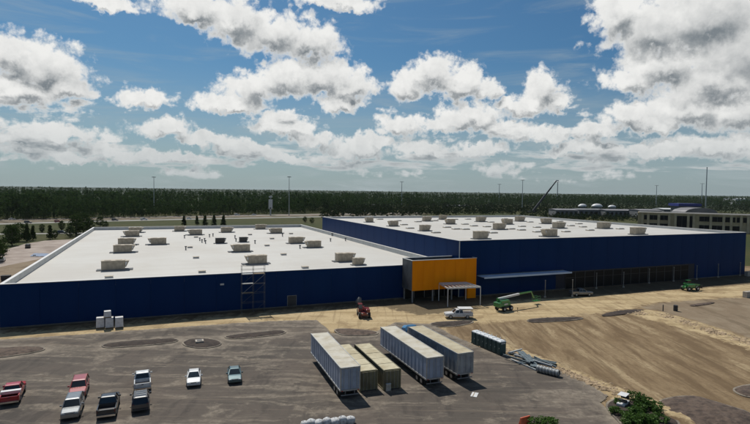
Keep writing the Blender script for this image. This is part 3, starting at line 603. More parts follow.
def pickup(name, label, loc, rz, pm, toolbox=False, cap=None, cab=(1.05, -.95), bedc=None, tailwhite=False):
    o = thing(name, label, 'pickup truck', loc, rz)
    st = [(2.80, .48, .86, .82), (2.70, .38, 1.04, .94), (1.7, .36, 1.14, .98), (1.2, .36, 1.18, .98), (cab[1]-.05, .36, 1.18, .98), (cab[1]-.12, .36, 1.16, .98)]
    part('body', MB().loft([ring(*s) for s in st]), pm, o); greenhouse(o, (cab[0]+.1, cab[1]), (cab[0]-.62, cab[1]+.22), 1.16, 1.78, .90, .74, pm)
    x0, x1 = cab[1]-.18, -2.78; bm_ = bedc or pm
    part('bed_floor', MB().box(((x0+x1)/2, 0, .60), (x0-x1, 1.7, .34)), M_dark, o)
    for s in (-1, 1): part('bed_side', MB().box(((x0+x1)/2, s*.92, .82), (x0-x1, .12, .76)), bm_, o, .02)
    part('bed_front', MB().box((x0-.03, 0, .95), (.06, 1.72, .42)), bm_, o); tg = part('tailgate', MB().box((x1-.03, 0, .86), (.07, 1.7, .56)), bm_, o, .01); part('handle', MB().box((x1-.075, 0, 1.02), (.03, .25, .08)), M_dark, tg)
    part('rear_bumper', MB().box((x1-.14, 0, .52), (.18, 1.9, .2)), M_chrome, o)
    ends(o, 5.6, .95, .9, pm, .84)
    if toolbox: tb = part('toolbox', MB().box((x0-.38, 0, 1.26), (.55, 1.98, .34)), M_alu, o, .02); part('lid', MB().box((x0-.38, 0, 1.445), (.58, 2.0, .035)), M_alu, tb)
    if cap == 'utility':
        part('utility_body', MB().box((-1.95, 0, .98), (1.9, 2.05, .5)), pm, o, .03); part('canopy_roof', MB().box((-1.45, 0, 2.02), (2.9, 2.05, .12)), M_white, o)
        for x in (-.15, -2.75):
            for s in (-1, 1): part('rack_post', MB().tube((x, s*.92, 1.2), (x, s*.92, 1.97), .035), M_white, o)
        for s in (-1, 1):
            for x in (-1.4, -2.45): part('locker_door', MB().box((x, s*1.035, .98), (.85, .03, .4)), M_white, o)
    for x in (1.72, -1.75):
        for s in (-1, 1): wheel(o, x, s*.88, .40, .27)
    return o
M_alu = mat('bright_aluminium', (.70, .70, .70), .35, metal=.4, var=.1)
RZV = math.atan2(V_.y, V_.x)         # nose away from the camera, into the stalls
def stall(px, py, L, nose_in=True, jit=0):
    p = G(px, py); a = RZV+jit; d = Vector((math.cos(a), math.sin(a), 0)); c = p + d*(L/2); return c, (a if nose_in else a+math.pi)
for fn, px, py, L, nose, jit, args in (
  (pickup, 9, 406.5, 5.7, True, .06, ('pickup_truck', 'bright red pickup with a silver toolbox across its bed', paint('red', (.40, .012, .018)), dict(toolbox=True))),
  (suv, 77, 400, 4.8, False, .02, ('parked_car', 'faded red car parked nose to nose with the silver one', paint('dullred', (.36, .055, .045)), {})),
  (suv, 69.5, 421.5, 4.8, False, .0, ('parked_car', 'silver grey car parked in front of the faded red one', paint('silver', (.21, .215, .215), .5), {})),
  (pickup, 106, 420, 5.7, True, -.02, ('pickup_truck', 'black pickup with an empty bed beside the silver car', paint('black', (.018, .019, .022)), {})),
  (pickup, 142.5, 392.5, 5.7, True, .03, ('pickup_truck', 'white pickup parked behind the dark car with roof bars', paint('white', (.68, .68, .66)), {})),
  (suv, 140.5, 413.5, 4.8, True, .02, ('parked_car', 'dark grey car with roof bars parked behind a white pickup', paint('charcoal', (.055, .05, .05)), dict(rack=True))),
  (sedan, 193.5, 388, 4.6, False, -.08, ('parked_car', 'white car parked alone beside the teal sedan', paint('offwhite', (.62, .62, .60)), {})),
  (sedan, 235, 384.8, 4.6, False, -.10, ('parked_car', 'small dark teal sedan with its windscreen shining', paint('teal', (.045, .105, .115), .2), {}))):
    c, a = stall(px, py, L, nose, jit); fn(args[0], args[1], (c.x, c.y, .003), a, args[2], **args[3])
def at_heading(px, py, hx, hy): p, q = G(px, py), G(hx, hy); return p, math.atan2(q.y-p.y, q.x-p.x)
p, a = at_heading(458, 317.6, 440, 317.6); pickup('utility_truck', 'white utility truck with a canopied service body on the sand', (p.x, p.y, -.02), a, paint('fleetwhite', (.70, .70, .69)), cap='utility')
p, a = at_heading(581, 295.4, 610, 295.0); pickup('pickup_truck', 'silver pickup parked in the shade of the tall navy wall', (p.x, p.y, -.02), a, paint('silver', (.21, .215, .215), .5))

# ---------------------------------------------------------------- trailers and containers
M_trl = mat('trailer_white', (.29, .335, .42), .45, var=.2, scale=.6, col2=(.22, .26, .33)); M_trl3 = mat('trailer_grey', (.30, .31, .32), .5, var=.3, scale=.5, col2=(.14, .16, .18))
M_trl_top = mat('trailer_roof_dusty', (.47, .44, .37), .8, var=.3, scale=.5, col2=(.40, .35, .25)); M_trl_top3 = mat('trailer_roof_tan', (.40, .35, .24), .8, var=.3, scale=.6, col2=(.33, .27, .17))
def trailer(label, near_left, ang, L, mside, mtop):
    o = thing('box_trailer', label, 'trailer', (near_left[0], near_left[1], .003), ang)     # +x away from the doors, y = 0 the left side, box spans y -2.6..0
    zb, zt = 1.15, 4.1
    part('box', MB().box((L/2, -1.3, (zb+zt)/2), (L-.04, 2.54, zt-zb-.1)), mside, o)
    nroof = 9
    for k in range(nroof): part('roof_panel', MB().box(((k+.5)*L/nroof, -1.3, zt-.025), (L/nroof-.03, 2.52, .05)), mtop, o)
    for s, y in ((1, 0), (-1, -2.6)):
        part('top_rail', MB().box((L/2, y-.02*s, zt-.03), (L, .09, .14)), M_galv, o); part('bottom_rail', MB().box((L/2, y-.02*s, zb+.05), (L, .09, .2)), M_galv, o)
        for k in range(1, 14):
            part('side_post', MB().box((k*L/14, y-.016*s, (zb+zt)/2), (.07, .05, zt-zb-.3)), mside, o)
    part('rear_frame', MB().box((-.02, -.07, (zb+zt)/2), (.1, .14, zt-zb)).box((-.02, -2.53, (zb+zt)/2), (.1, .14, zt-zb)).box((-.02, -1.3, zt-.09), (.1, 2.32, .18)).box((-.02, -1.3, zb+.07), (.1, 2.32, .18)), M_galv, o)
    for s in (-1, 1):
        d = part('rear_door', MB().box((-.035, -1.3+s*.59, (zb+zt)/2), (.05, 1.13, zt-zb-.4)), mside, o)
        for y in (.2, .85): part('lock_rod', MB().tube((-.085, -1.3+s*y, zb+.2), (-.085, -1.3+s*y, zt-.25), .022), M_galv, d)
        for hz in (zb+.6, zt-.7): part('hinge', MB().box((-.075, -1.3+s*1.1, hz), (.04, .1, .12)), M_galv, d)
        part('taillight', MB().box((-.08, -1.3+s*1.05, zb+.03), (.05, .2, .1)), M_tail, o)
    part('underride_guard', MB().box((.05, -1.3, .6), (.1, 2.3, .12)).box((.08, -.7, .85), (.08, .08, .5)).box((.08, -1.9, .85), (.08, .08, .5)), M_steel, o)
    part('chassis', MB().box((2.6, -1.3, 1.0), (4.6, 1.1, .22)).box((L/2, -.85, 1.05), (L-1, .12, .18)).box((L/2, -1.75, 1.05), (L-1, .12, .18)), M_dark, o)
    for x in (1.6, 2.9):
        part('axle', MB().tube((x, -2.3, .52), (x, -.3, .52), .09), M_dark, o)
        for y in (-.35, -2.25): wheel(o, x, y if y == -.35 else y, .5, .5) if False else part('wheel', MB().tube((x, y-.27, .5), (x, y+.27, .5), .5, .5, 18), M_black, o)
        for y in (-.08, -2.52): part('rim', MB().tube((x, y-.005, .5), (x, y+.005, .5), .28, .28, 12), M_galv, o)
    for y in (-.75, -1.85): part('landing_leg', MB().box((L-3.2, y, .55), (.16, .16, 1.1)).box((L-3.2, y, .03), (.35, .35, .06)), M_steel, o)
    for k in range(2): part('mud_flap', MB().box((.75, -.42-k*1.76, .7), (.03, .6, .7)), M_black, o)
    return o
trailer('white box trailer parked beside the two olive containers', (-4.008, 62.607), 1.922, 16.0, M_trl, M_trl_top)
trailer('white box trailer standing between the containers and the tan roofed trailer', (6.984, 66.874), 1.944, 16.15, M_trl, M_trl_top)
t3 = trailer('grey box trailer with a tan roof, hitched to a blue tractor', (11.367, 68.858), 1.975, 14.6, M_trl3, M_trl_top3)
# blue tractor in front of the third trailer
M_blue = paint('truckblue', (.05, .20, .38))
d3 = Vector((math.cos(1.975), math.sin(1.975), 0)); l3 = Vector((math.sin(1.975), -math.cos(1.975), 0)); tp = Vector((11.367, 68.858, 0))+d3*15.6+l3*1.3
tr = thing('tractor_truck', 'blue road tractor hitched to the tan roofed trailer', 'truck', (tp.x, tp.y, -.03), 1.975)
def rr(x, hw, zb, zt, c=.35): return [(x, -hw, zb), (x, -hw, zt-c), (x, -hw+c, zt), (x, hw-c, zt), (x, hw, zt-c), (x, hw, zb)]
part('cab', MB().loft([rr(.0, 1.15, .9, 3.5), rr(.5, 1.18, .9, 3.9), rr(1.6, 1.18, .9, 3.75), rr(2.3, 1.12, .9, 3.0), rr(2.5, 1.1, .9, 2.2)]), M_blue, tr, .05); part('hood', MB().loft([rr(2.45, 1.05, .9, 2.1), rr(3.9, .95, .8, 1.8), rr(4.3, .85, .8, 1.5)]), M_blue, tr, .05)
part('windscreen', MB().add([(2.33, -.9, 2.95), (2.33, .9, 2.95), (2.56, .95, 2.25), (2.56, -.95, 2.25), (2.36, -.9, 2.95), (2.36, .9, 2.95), (2.59, .95, 2.25), (2.59, -.95, 2.25)], [(0, 1, 2, 3), (7, 6, 5, 4), (0, 4, 5, 1), (1, 5, 6, 2), (2, 6, 7, 3), (3, 7, 4, 0)]), M_wglass, tr)
part('chassis', MB().box((.6, 0, .8), (6.8, .9, .25)), M_dark, tr); part('bumper', MB().box((4.35, 0, .6), (.2, 2.3, .4)), M_chrome, tr)
for s in (-1, 1):
    part('exhaust_stack', MB().tube((-.15, s*.95, .9), (-.15, s*.95, 3.9), .08), M_chrome, tr); part('fuel_tank', MB().tube((.4, s*.95, .75), (1.9, s*.95, .75), .3, .3, 12), M_chrome, tr); part('headlight', MB().box((4.28, s*.7, 1.1), (.1, .3, .2)), M_lamp, tr)
    for x in (3.5, -.9, -2.2): wheel(tr, x, s*.98, .5, .32)
M_cont = mat('container_olive', (.165, .15, .085), .65, var=.35, scale=.7, col2=(.11, .09, .05)); M_ctop = mat('container_roof', (.46, .41, .28), .8, var=.3, scale=.6, col2=(.37, .31, .19))
def container(label, nr, ang, L):
    o = thing('shipping_container', label, 'container', (nr.x, nr.y, .003), ang); Wd, H = 2.44, 2.7     # nr near right foot; +x away, body spans y 0..Wd
    part('floor', MB().box((L/2, Wd/2, .12), (L-.1, Wd-.1, .16)), M_dark, o)
    for y, s in ((0, 1), (Wd, -1)):       # corrugated sides
        n = int(L/.28); r0, r1 = [], []
        for k in range(n+1):
            x = .12+(L-.24)*k/n; dy = y+s*(.03 if k % 2 else .075); r0.append((x, dy, .2)); r1.append((x, dy, H-.1))
        back = [(L-.12, y+s*.12, .2), (.12, y+s*.12, .2)]; back1 = [(b[0], b[1], H-.1) for b in back]
        part('side_wall', MB().loft([r0+back, r1+back1]), M_cont, o)
        part('top_rail', MB().box((L/2, y+s*.06, H-.06), (L-.34, .12, .12)), M_cont, o); part('bottom_rail', MB().box((L/2, y+s*.06, .1), (L-.34, .12, .18)), M_cont, o)
    for x in (.085, L-.085):
        for y in (.085, Wd-.085): part('corner_post', MB().box((x, y, H/2), (.17, .17, H)), M_cont, o)
    for k in range(5): part('roof_panel', MB().box((.2+(L-.4)*(k+.5)/5, Wd/2, H-.045+.012*(k % 2)), ((L-.4)/5-.12, Wd-.26, .05)), M_ctop, o)
    part('roof_deck', MB().box((L/2, Wd/2, H-.12), (L-.3, Wd-.26, .06)), M_cont, o)
    for s in (-1, 1):
        d = part('door', MB().box((.06, Wd/2+s*.515, H/2), (.06, 1.0, H-.36)), M_cont, o)
        for k in range(4): part('door_rib', MB().box((.02, Wd/2+s*(.16+k*.23), H/2), (.03, .07, H-.6)), M_cont, d)
        for y in (.28, .75): part('lock_rod', MB().tube((-.02, Wd/2+s*y, .2), (-.02, Wd/2+s*y, H-.2), .02), M_galv, d)
    part('end_wall', MB().box((L-.07, Wd/2, H/2), (.06, Wd-.36, H-.3)), M_cont, o)
    return o
cang = 1.93
container('olive shipping container standing hard against a white trailer', G(377.6, 390.2), cang, 12.19); c2 = container('olive shipping container on the far side of the other from the white trailer', G(400.8, 388.8), cang, 12.19)
o = thing('junction_box', 'small pale box leaning at the foot of an olive container', 'box', G(388, 390.5), cang); part('shell', MB().box((0, 0, .45), (.5, .7, .9), taper=(.9, .9)), M_conc, o, .04); part('lid', MB().box((0, 0, .92), (.5, .7, .05)), M_flash, o)
# white board on the asphalt
p = G(474.5, 394.8); o = thing('white_board', 'white board lying flat on the asphalt near the tan roofed trailer', 'board', (p.x, p.y, .003), 1.2); part('sheet', MB().box((0, 0, .02), (1.5, .8, .03)), M_white, o); part('batten', MB().box((0, .1, .055), (1.4, .08, .04)), M_wood, o)

# ---------------------------------------------------------------- portable toilets and steel pile
M_ptg = mat('toilet_green', (.018, .060, .060), .5, var=.2, scale=1.5); M_ptw = mat('toilet_roof', (.66, .68, .68), .4, var=.1)
pa, pb = G(474.6, 343.2), G(503.5, 355.6); dd = (pb-pa); npt = 7; ang = math.atan2(dd.y, dd.x); pt0 = None
for k in range(npt):
    p = pa + dd*((k+.4)/npt)
    if pt0 is None:
        pt0 = thing('portable_toilet', 'x', 'portable toilet', (0, 0, 0), 0, 'row of portable toilets'); o = pt0      # door faces -y
        part('skid', MB().box((0, 0, .07), (1.14, 1.2, .14)), M_dark, o); part('cabin', MB().box((0, 0, 1.12), (1.08, 1.12, 1.98)), M_ptg, o, .03)
        part('roof', MB().loft([[(-.58, -.6, 2.11), (.58, -.6, 2.11), (.58, .6, 2.11), (-.58, .6, 2.11)], [(-.55, -.57, 2.2), (.55, -.57, 2.2), (.55, .57, 2.2), (-.55, .57, 2.2)], [(-.3, -.4, 2.36), (.3, -.4, 2.36), (.3, .4, 2.36), (-.3, .4, 2.36)]]), M_ptw, o, .03)
        dr = part('door', MB().box((0, -.575, 1.1), (.72, .04, 1.8)), M_ptg, o, .01); part('handle', MB().box((.28, -.61, 1.1), (.05, .04, .16)), M_white, dr); part('vent', MB().box((0, -.565, 2.05), (.8, .02, .08)).box((.545, 0, 1.9), (.02, .8, .12)), M_ptw, o); part('vent_pipe', MB().tube((.4, .42, 2.2), (.4, .42, 2.6), .05), M_ptw, o)
        for s in (-1, 1): part('corner_post', MB().box((s*.53, -.55, 1.12), (.08, .08, 1.98)), M_ptg, o)
    else: o = dup(pt0)
    o['label'] = ('dark green portable toilet at the end of the row by the steel pile', 'dark green portable toilet at the end of the row away from the steel pile', 'dark green portable toilet with white roof inside the row of toilets')[0 if k == npt-1 else 1 if k == 0 else 2]
    o.location = (p.x, p.y, .003 if k > 1 else -.03); o.rotation_euler = (0, 0, ang+random.uniform(-.04, .04))
M_st2 = mat('blue_grey_steel', (.15, .185, .195), .5, metal=.2, var=.3, scale=2, col2=(.09, .11, .12)); M_st3 = mat('pale_steel', (.46, .48, .48), .5, metal=.2, var=.2, scale=2)
pile = [((505, 355.5), (548, 370.5)), ((512, 354.5), (541, 364)), ((522, 360), (556, 366)), ((503, 358.5), (530, 367)), ((511, 360), (539, 372)), ((526, 356), (536, 369)), ((534, 359.5), (556, 370)), ((508, 356.8), (522, 353)), ((517, 363.5), (545, 361)), ((530, 368), (560, 373)), ((514, 357.5), (552, 369)), ((520, 354.8), (531, 365.5)), ((509, 354), (533, 359))]
for i, (a, b) in enumerate(pile):
    z = .09+.17*(i % 4); a, b = G(*a), G(*b); a.z = b.z = z; c = (a+b)/2; L = (b-a).length
    o = thing('steel_member', ['grey steel beam lying in the heap beside the toilets', 'pale steel channel lying in the heap beside the toilets', 'flat blue grey steel deck sheet in the heap beside the toilets'][i % 3], 'steel', c, math.atan2((b-a).y, (b-a).x), 'steel heap beside the toilets')
    if i % 3 == 2:
        part('sheet', MB().box((0, 0, 0), (L, 1.1, .03)), M_st2, o)
        for y in (-.4, 0, .4): part('rib', MB().box((0, y, .04), (L-.05, .12, .06)), M_st2, o)
    else:
        mm = M_st3 if i % 3 == 1 else M_st2
        part('web', MB().box((0, 0, 0), (L, .05, .18)), mm, o); part('flange', MB().box((0, 0, .1), (L, .2, .025)), mm, o); part('flange', MB().box((0, 0, -.1), (L, .2, .025)), mm, o)
a, b = G(537, 371.5), G(559, 377); d = (b-a); ang = math.atan2(d.y, d.x)
o = thing('culvert_pipe', 'fat dark drain pipe lying past the end of the steel heap', 'pipe', (a+b)/2, ang); L = d.length
rg = [[(x, r*math.cos(t), .5+r*math.sin(t)) for t in np.linspace(0, 2*math.pi, 20, endpoint=False)] for x, r in ((-L/2, .38), (-L/2, .48), (L/2, .48), (L/2, .38))]
M_pipe = mat('pipe_grey', (.16, .17, .17), .5, var=.3, scale=1.5); mb = MB(); mb.loft(rg+[rg[0]], cap=False); part('barrel', mb, M_pipe, o)
for k in range(7): part('band', MB().tube((-L/2+.2+k*(L-.4)/6-.04, 0, .5), (-L/2+.2+k*(L-.4)/6+.04, 0, .5), .515, .515, 20), M_st3, o)

# ---------------------------------------------------------------- site machines
M_grn = paint('machinegreen', (.025, .20, .045)); M_redm = paint('machinered', (.20, .018, .016))
def bigwheel(o, x, y, r, wd): part('wheel', MB().tube((x, y-wd/2, r), (x, y+wd/2, r), r, r, 18), M_black, o, .05); part('hub', MB().tube((x, y-wd/2-.01, r), (x, y+wd/2+.01, r), r*.45, r*.45, 12), M_white, o)
p, a = at_heading(504, 310, 535, 304)
bl = thing('boom_lift', 'green boom lift with its white boom reaching over the sand', 'boom lift', (p.x, p.y, -.03), a)
part('chassis', MB().box((0, 0, .8), (3.2, 1.7, .5)), M_dark, bl, .05)
for x in (-1.15, 1.15):
    for y in (-1.0, 1.0): bigwheel(bl, x, y, .55, .4)
part('turret', MB().box((-.5, 0, 1.55), (3.4, 1.9, .95), taper=(.9, .9)), M_grn, bl, .12); part('engine_cover', MB().box((-.6, -.62, 2.15), (2.6, .6, .5)), M_grn, bl, .06); part('counterweight', MB().box((-2.3, 0, 1.5), (.5, 1.8, 1.0)), M_grn, bl, .1); part('decal', MB().box((-.5, -.965, 1.55), (1.2, .02, .3)), M_white, bl)
part('boom', MB().beam((-1.6, .35, 2.6), (5.2, .1, 3.0), .38, .42), M_white, bl); part('inner_boom', MB().beam((5.0, .1, 3.0), (9.6, .0, 3.1), .26, .3), M_grn, bl); part('jib', MB().beam((9.5, 0, 3.1), (10.6, 0, 1.5), .22, .22), M_grn, bl); part('boom_hinge', MB().box((-1.7, .3, 2.4), (.5, .5, .8)), M_grn, bl)
bk = part('basket', MB().box((11.5, 0, .75), (1.9, 1.0, .1)), M_grn, bl)
for x in (10.6, 11.5, 12.4):
    for y in (-.48, .48): part('basket_rail', MB().tube((x, y, .8), (x, y, 1.85), .035), M_grn, bk)
for z in (1.3, 1.85):
    for y in (-.48, .48): part('basket_rail', MB().tube((10.6, y, z), (12.4, y, z), .035), M_grn, bk)
def telehandler(label, px, py, hx, hy, pm, boomup=0):
    p, a = at_heading(px, py, hx, hy); o = thing('telehandler', label, 'telehandler', (p.x, p.y, -.03), a)
    part('chassis', MB().box((0, 0, .95), (4.4, 1.3, .6)), pm, o, .06); part('engine_cover', MB().box((-.6, -.75, 1.4), (2.4, .75, .8)), pm, o, .08)
    cb_ = part('cab_frame', MB().box((.1, .72, 1.35), (1.7, .85, .8)), pm, o, .04); part('cab_window', MB().box((.05, .72, 2.15), (1.4, .8, .85), taper=(.8, .9)), M_wglass, cb_); part('cab_roof', MB().box((.05, .72, 2.63), (1.3, .85, .1)), pm, cb_)
    part('boom', MB().beam((-2.2, -.05, 2.0), (3.2, -.05, 1.35+boomup), .36, .42), pm, o); part('carriage', MB().box((3.4, -.05, .95+boomup), (.15, 1.3, .9)), M_dark, o)
    for y in (-.45, .4): part('fork', MB().box((4.0, y, .55+boomup), (1.2, .12, .05)), M_dark, o)
    for x in (-1.5, 1.5):
        for y in (-1.0, 1.0): bigwheel(o, x, y, .62, .42)
    for s in (-1, 1): part('lamp', MB().box((-2.24, s*.5, 1.1), (.06, .2, .2)), M_lamp, o)
    return o
telehandler('dark red telehandler seen end on by the navy wall', 363.5, 316.2, 357, 303, M_redm); telehandler('green telehandler in the shade of the tall navy wall', 690, 290.2, 706, 289.4, M_grn)
# concrete mixer drum behind the red machine
p = G(357, 306.5); o = thing('mixer_drum', 'grey tilted drum standing behind the red telehandler', 'mixer', (p.x, p.y, -.05), .6); o.scale = (.75, .75, .75)
rg = [[(r*math.cos(t)*1, r*math.sin(t), z) for t in np.linspace(0, 2*math.pi, 16, endpoint=False)] for z, r in ((.7, .35), (1.0, .8), (1.7, .95), (2.3, .75), (2.9, .45))]
part('drum', MB().loft([[Matrix.Rotation(.35, 3, 'Y') @ Vector(q) for q in r] for r in rg]), M_dkgrey, o); part('stand', MB().beam((-.5, -.5, 0), (-.1, -.4, 1.3), .12, .12).beam((.9, .5, 0), (.5, .4, 1.3), .12, .12).beam((-.5, .5, 0), (-.1, .4, 1.3), .12, .12).beam((.9, -.5, 0), (.5, -.4, 1.3), .12, .12), M_dark, o)
# small white work cart by the shrub bed
p, a = at_heading(623, 406, 632, 398); ct = thing('work_cart', 'small white roofed work cart beside the green shrub bed', 'cart', (p.x, p.y, -.02), a)
ct.scale = (.8, .8, .8); part('body', MB().box((0, 0, .5), (2.4, 1.2, .35)), M_white, ct, .04); part('seat', MB().box((-.1, 0, .85), (.5, 1.1, .35)), M_dark, ct); part('roof', MB().box((.0, 0, 1.85), (1.8, 1.25, .07)), M_white, ct, .02); part('windscreen', MB().box((.8, 0, 1.3), (.04, 1.1, .7)), M_wglass, ct)
for x in (-.85, .85):
    for y in (-.58, .58): part('roof_post', MB().tube((x, y, .6), (x, y, 1.83), .025), M_dark, ct); wheel(ct, x, y, .27, .2)
# stakes and barrel out on the bare lot
p = G(663, 311); o = thing('marker_stake', 'dark upright stake beside a black barrel on bare ground', 'stake', (p.x, p.y, -.08)); part('shaft', MB().box((0, 0, .7), (.16, .16, 1.4)), M_dark, o); part('point', MB().box((0, 0, 1.47), (.16, .16, .14), taper=(.2, .2)), M_dark, o)
p = G(675.5, 310.6); o = thing('barrel', 'black barrel standing on the bare ground beyond the field', 'barrel', (p.x, p.y, -.08)); part('drum', MB().tube((0, 0, 0), (0, 0, 1.3), .45, .45, 16), M_dark, o)
for z in (.4, .9): part('hoop', MB().tube((0, 0, z), (0, 0, z+.06), .48, .48, 16), M_black, o)
p = G(517.5, 311.8); o = thing('marker_stake', 'short brown stake in the sand by the green boom lift', 'stake', (p.x, p.y, -.08)); part('shaft', MB().box((0, 0, .45), (.14, .14, .9)), M_wood, o); part('cap', MB().box((0, 0, .93), (.2, .2, .08)), M_dark, o)
for i, (px, py) in enumerate(((747, 297.2), (752, 296.6), (748, 276), (753, 274.6))):
    p = G(px, py); o = thing('block_stack', ('pale stack of blocks on the sand beyond the bare lot' if i < 2 else 'pale stack of blocks by the far end of the tall wing'), 'blocks', (p.x, p.y, -.06), PH, 'pale block stacks')
    for a_ in range(2):
        for b_ in range(3): part('block', MB().box((a_*.95-.48, 0, .27+b_*.52), (.92, 1.1, .5)), M_conc, o, .03)
# big white sacks along the bottom edge of the lot
sk_m = mat('sack_white', (.52, .525, .53), .8, var=.4, scale=4, col2=(.34, .33, .31), bump=.9)
SX = [(304.5, 427), (311, 426.5), (318.5, 426), (327, 425.3), (335, 424.6), (342.5, 424), (350.5, 423.2)]; s0 = None
for i, (px, py) in enumerate(SX):
    p = G(px, py)
    if s0 is None:
        s0 = thing('bulk_sack', 'bulging white sack in a row on the asphalt', 'sack', (0, 0, 0), 0, 'row of white sacks'); rg = []
        for z, r in ((0, .36), (.1, .46), (.4, .5), (.62, .44), (.75, .25)): rg.append([(r*(abs(math.cos(t))**.7)*math.copysign(1, math.cos(t)), r*(abs(math.sin(t))**.7)*math.copysign(1, math.sin(t)), z) for t in np.linspace(0.2, 2*math.pi+.2, 16, endpoint=False)])
        part('bag', MB().loft(rg), sk_m, s0, smooth=True); part('loop', MB().tube((-.3, 0, .7), (-.1, 0, .82), .03, .03, 6), sk_m, s0); o = s0
    else: o = dup(s0)
    o.location = (p.x, p.y, .003); o.rotation_euler = (0, 0, i*1.3); o.scale = (.9+.25*((i*5) % 7)/7, .85+.4*((i*3) % 7)/7, .85+.35*((i*4) % 7)/7)
p = G(525, 425.5); o = thing('plastic_barrier', 'orange red plastic barrier next to the low green shrub', 'barrier', (p.x, p.y, .003), .5); M_orp = mat('orange_plastic', (.62, .12, .05), .45, var=.15, scale=2)
part('body', MB().loft([[(-.75, -.25, .1), (.75, -.25, .1), (.75, .25, .1), (-.75, .25, .1)], [(-.75, -.22, .35), (.75, -.22, .35), (.75, .22, .35), (-.75, .22, .35)], [(-.72, -.09, .75), (.72, -.09, .75), (.72, .09, .75), (-.72, .09, .75)], [(-.7, -.08, 1.0), (.7, -.08, 1.0), (.7, .08, 1.0), (-.7, .08, 1.0)]]), M_orp, o, .03); part('foot', MB().box((-.5, 0, .05), (.3, .55, .1)).box((.5, 0, .05), (.3, .55, .1)), M_orp, o)

# ---------------------------------------------------------------- kerbed beds
def offset_poly(pts, d):
    n = len(pts); c = sum((Vector((p[0], p[1], 0)) for p in pts), Vector())/n; out = []
    for i in range(n):
        a, b, e = (Vector((q[0], q[1], 0)) for q in (pts[i-1], pts[i], pts[(i+1) % n])); n1 = (b-a).normalized(); n2 = (e-b).normalized(); m_ = Vector((-(n1+n2).y, (n1+n2).x, 0)).normalized()
        if m_.dot(c-b) < 0: m_ = -m_
        out.append(b+m_*d)
    return out
def smooth_poly(pts, it=2):
    for _ in range(it):
        q = []
        for i in range(len(pts)): a, b = Vector(pts[i]), Vector(pts[(i+1) % len(pts)]); q += [a*.75+b*.25, a*.25+b*.75]
        pts = q
    return pts
def bed(pts, material, kerb=True, mound=.25, kname='planting_bed', sink=0):
    pts = smooth_poly([Vector((p[0], p[1], 0)) for p in pts])
    if kerb:
        o_, i_ = pts, offset_poly(pts, .28); n = len(pts); z0, z1 = -.2, .11+sink
        vs = [(p.x, p.y, z0) for p in o_]+[(p.x, p.y, z1) for p in o_]+[(p.x, p.y, z1) for p in i_]+[(p.x, p.y, z0) for p in i_]; fs = []
        for k in range(n): j = (k+1) % n; fs += [(k, j, n+j, n+k), (n+k, n+j, 2*n+j, 2*n+k), (2*n+k, 2*n+j, 3*n+j, 3*n+k)]
        struct('kerb', MB().add(vs, fs), M_kerb)
    xs = [p.x for p in pts]; ys = [p.y for p in pts]; ins = [tuple(p) for p in offset_poly(pts, .2)]
    st = .25 if max(xs)-min(xs) < 40 else .4
    def hf(X, Y): d = np.clip(sdist(X, Y, ins), 0, 3); return .06+sink+mound*np.sqrt(d/3)+(.5*np.abs(vnoise(X, Y, .9, 5, 3))*mound)
    struct(kname, grid_mesh(kname, min(xs), max(xs), min(ys), max(ys), st, keep=lambda X, Y: sdist(X, Y, ins) > -.12, hf=hf), material)
M_kerb = mat('dusty_kerb', (.22, .185, .14), .9, var=.5, scale=.35, col2=(.085, .072, .058), bump=.3)
for i, q in enumerate(ISL): bed(q, M_mulch if i in (1, 2, 3, 5, 6, 7) else M_mulch2, kerb=i not in (7, 10), mound=(.28 if i != 9 else .45), sink=-.06 if i > 4 else 0)
bed(SHRUB, M_mulch, True, .2)
p = G(199.5, 343.5); o = thing('drain_inlet', 'pale square drain inlet in the oval planting bed', 'drain', (p.x, p.y, .3), PH); part('frame', MB().box((0, 0, .12), (1.3, 1.3, .25)), M_conc, o); part('grate', MB().box((0, 0, .26), (.8, .8, .04)), M_dark, o)
# clods of sand scraped into low ridges along the field's edges
def ridge(name, label, pts, n, wid, smax, seed):
    r = np.random.default_rng(seed); Q = [G(*p) for p in pts]; seg = [(Q[i+1]-Q[i]).length for i in range(len(Q)-1)]; tot = sum(seg); mb = MB()
    for _ in range(n):
        t = r.random()*tot; i = 0
        while i < len(seg)-1 and t > seg[i]: t -= seg[i]; i += 1
        p = Q[i].lerp(Q[i+1], t/seg[i]); p = p+Vector((r.normal(0, wid), r.normal(0, wid), 0)); s = .12+smax*r.random()**3
        ring0 = []; k = 6
        for z, rr_ in ((-.25, 1.15), (.2*r.uniform(.4, 1.2), .8), (.36*r.uniform(.5, 1.4), .35)): ring0.append([(p.x+s*rr_*r.uniform(.65, 1.35)*math.cos(2*math.pi*a/k), p.y+s*rr_*r.uniform(.65, 1.35)*math.sin(2*math.pi*a/k), z*s) for a in range(k)])
        mb.loft(ring0)
    o = part(name, mb, M_clod, None); o['kind'] = 'stuff'; o['label'] = label; o['category'] = 'earth'
ridge('sand_clods', 'lumps of sand along the edge of the asphalt', ((478, 344), (512, 352), (548, 363), (585, 379), (640, 399)), 2200, .6, .30, 1)
ridge('sand_clods', 'lumps of sand in a ridge across the bare ground', ((625, 312), (660, 314), (700, 327), (755, 345)), 1700, .8, .30, 2)

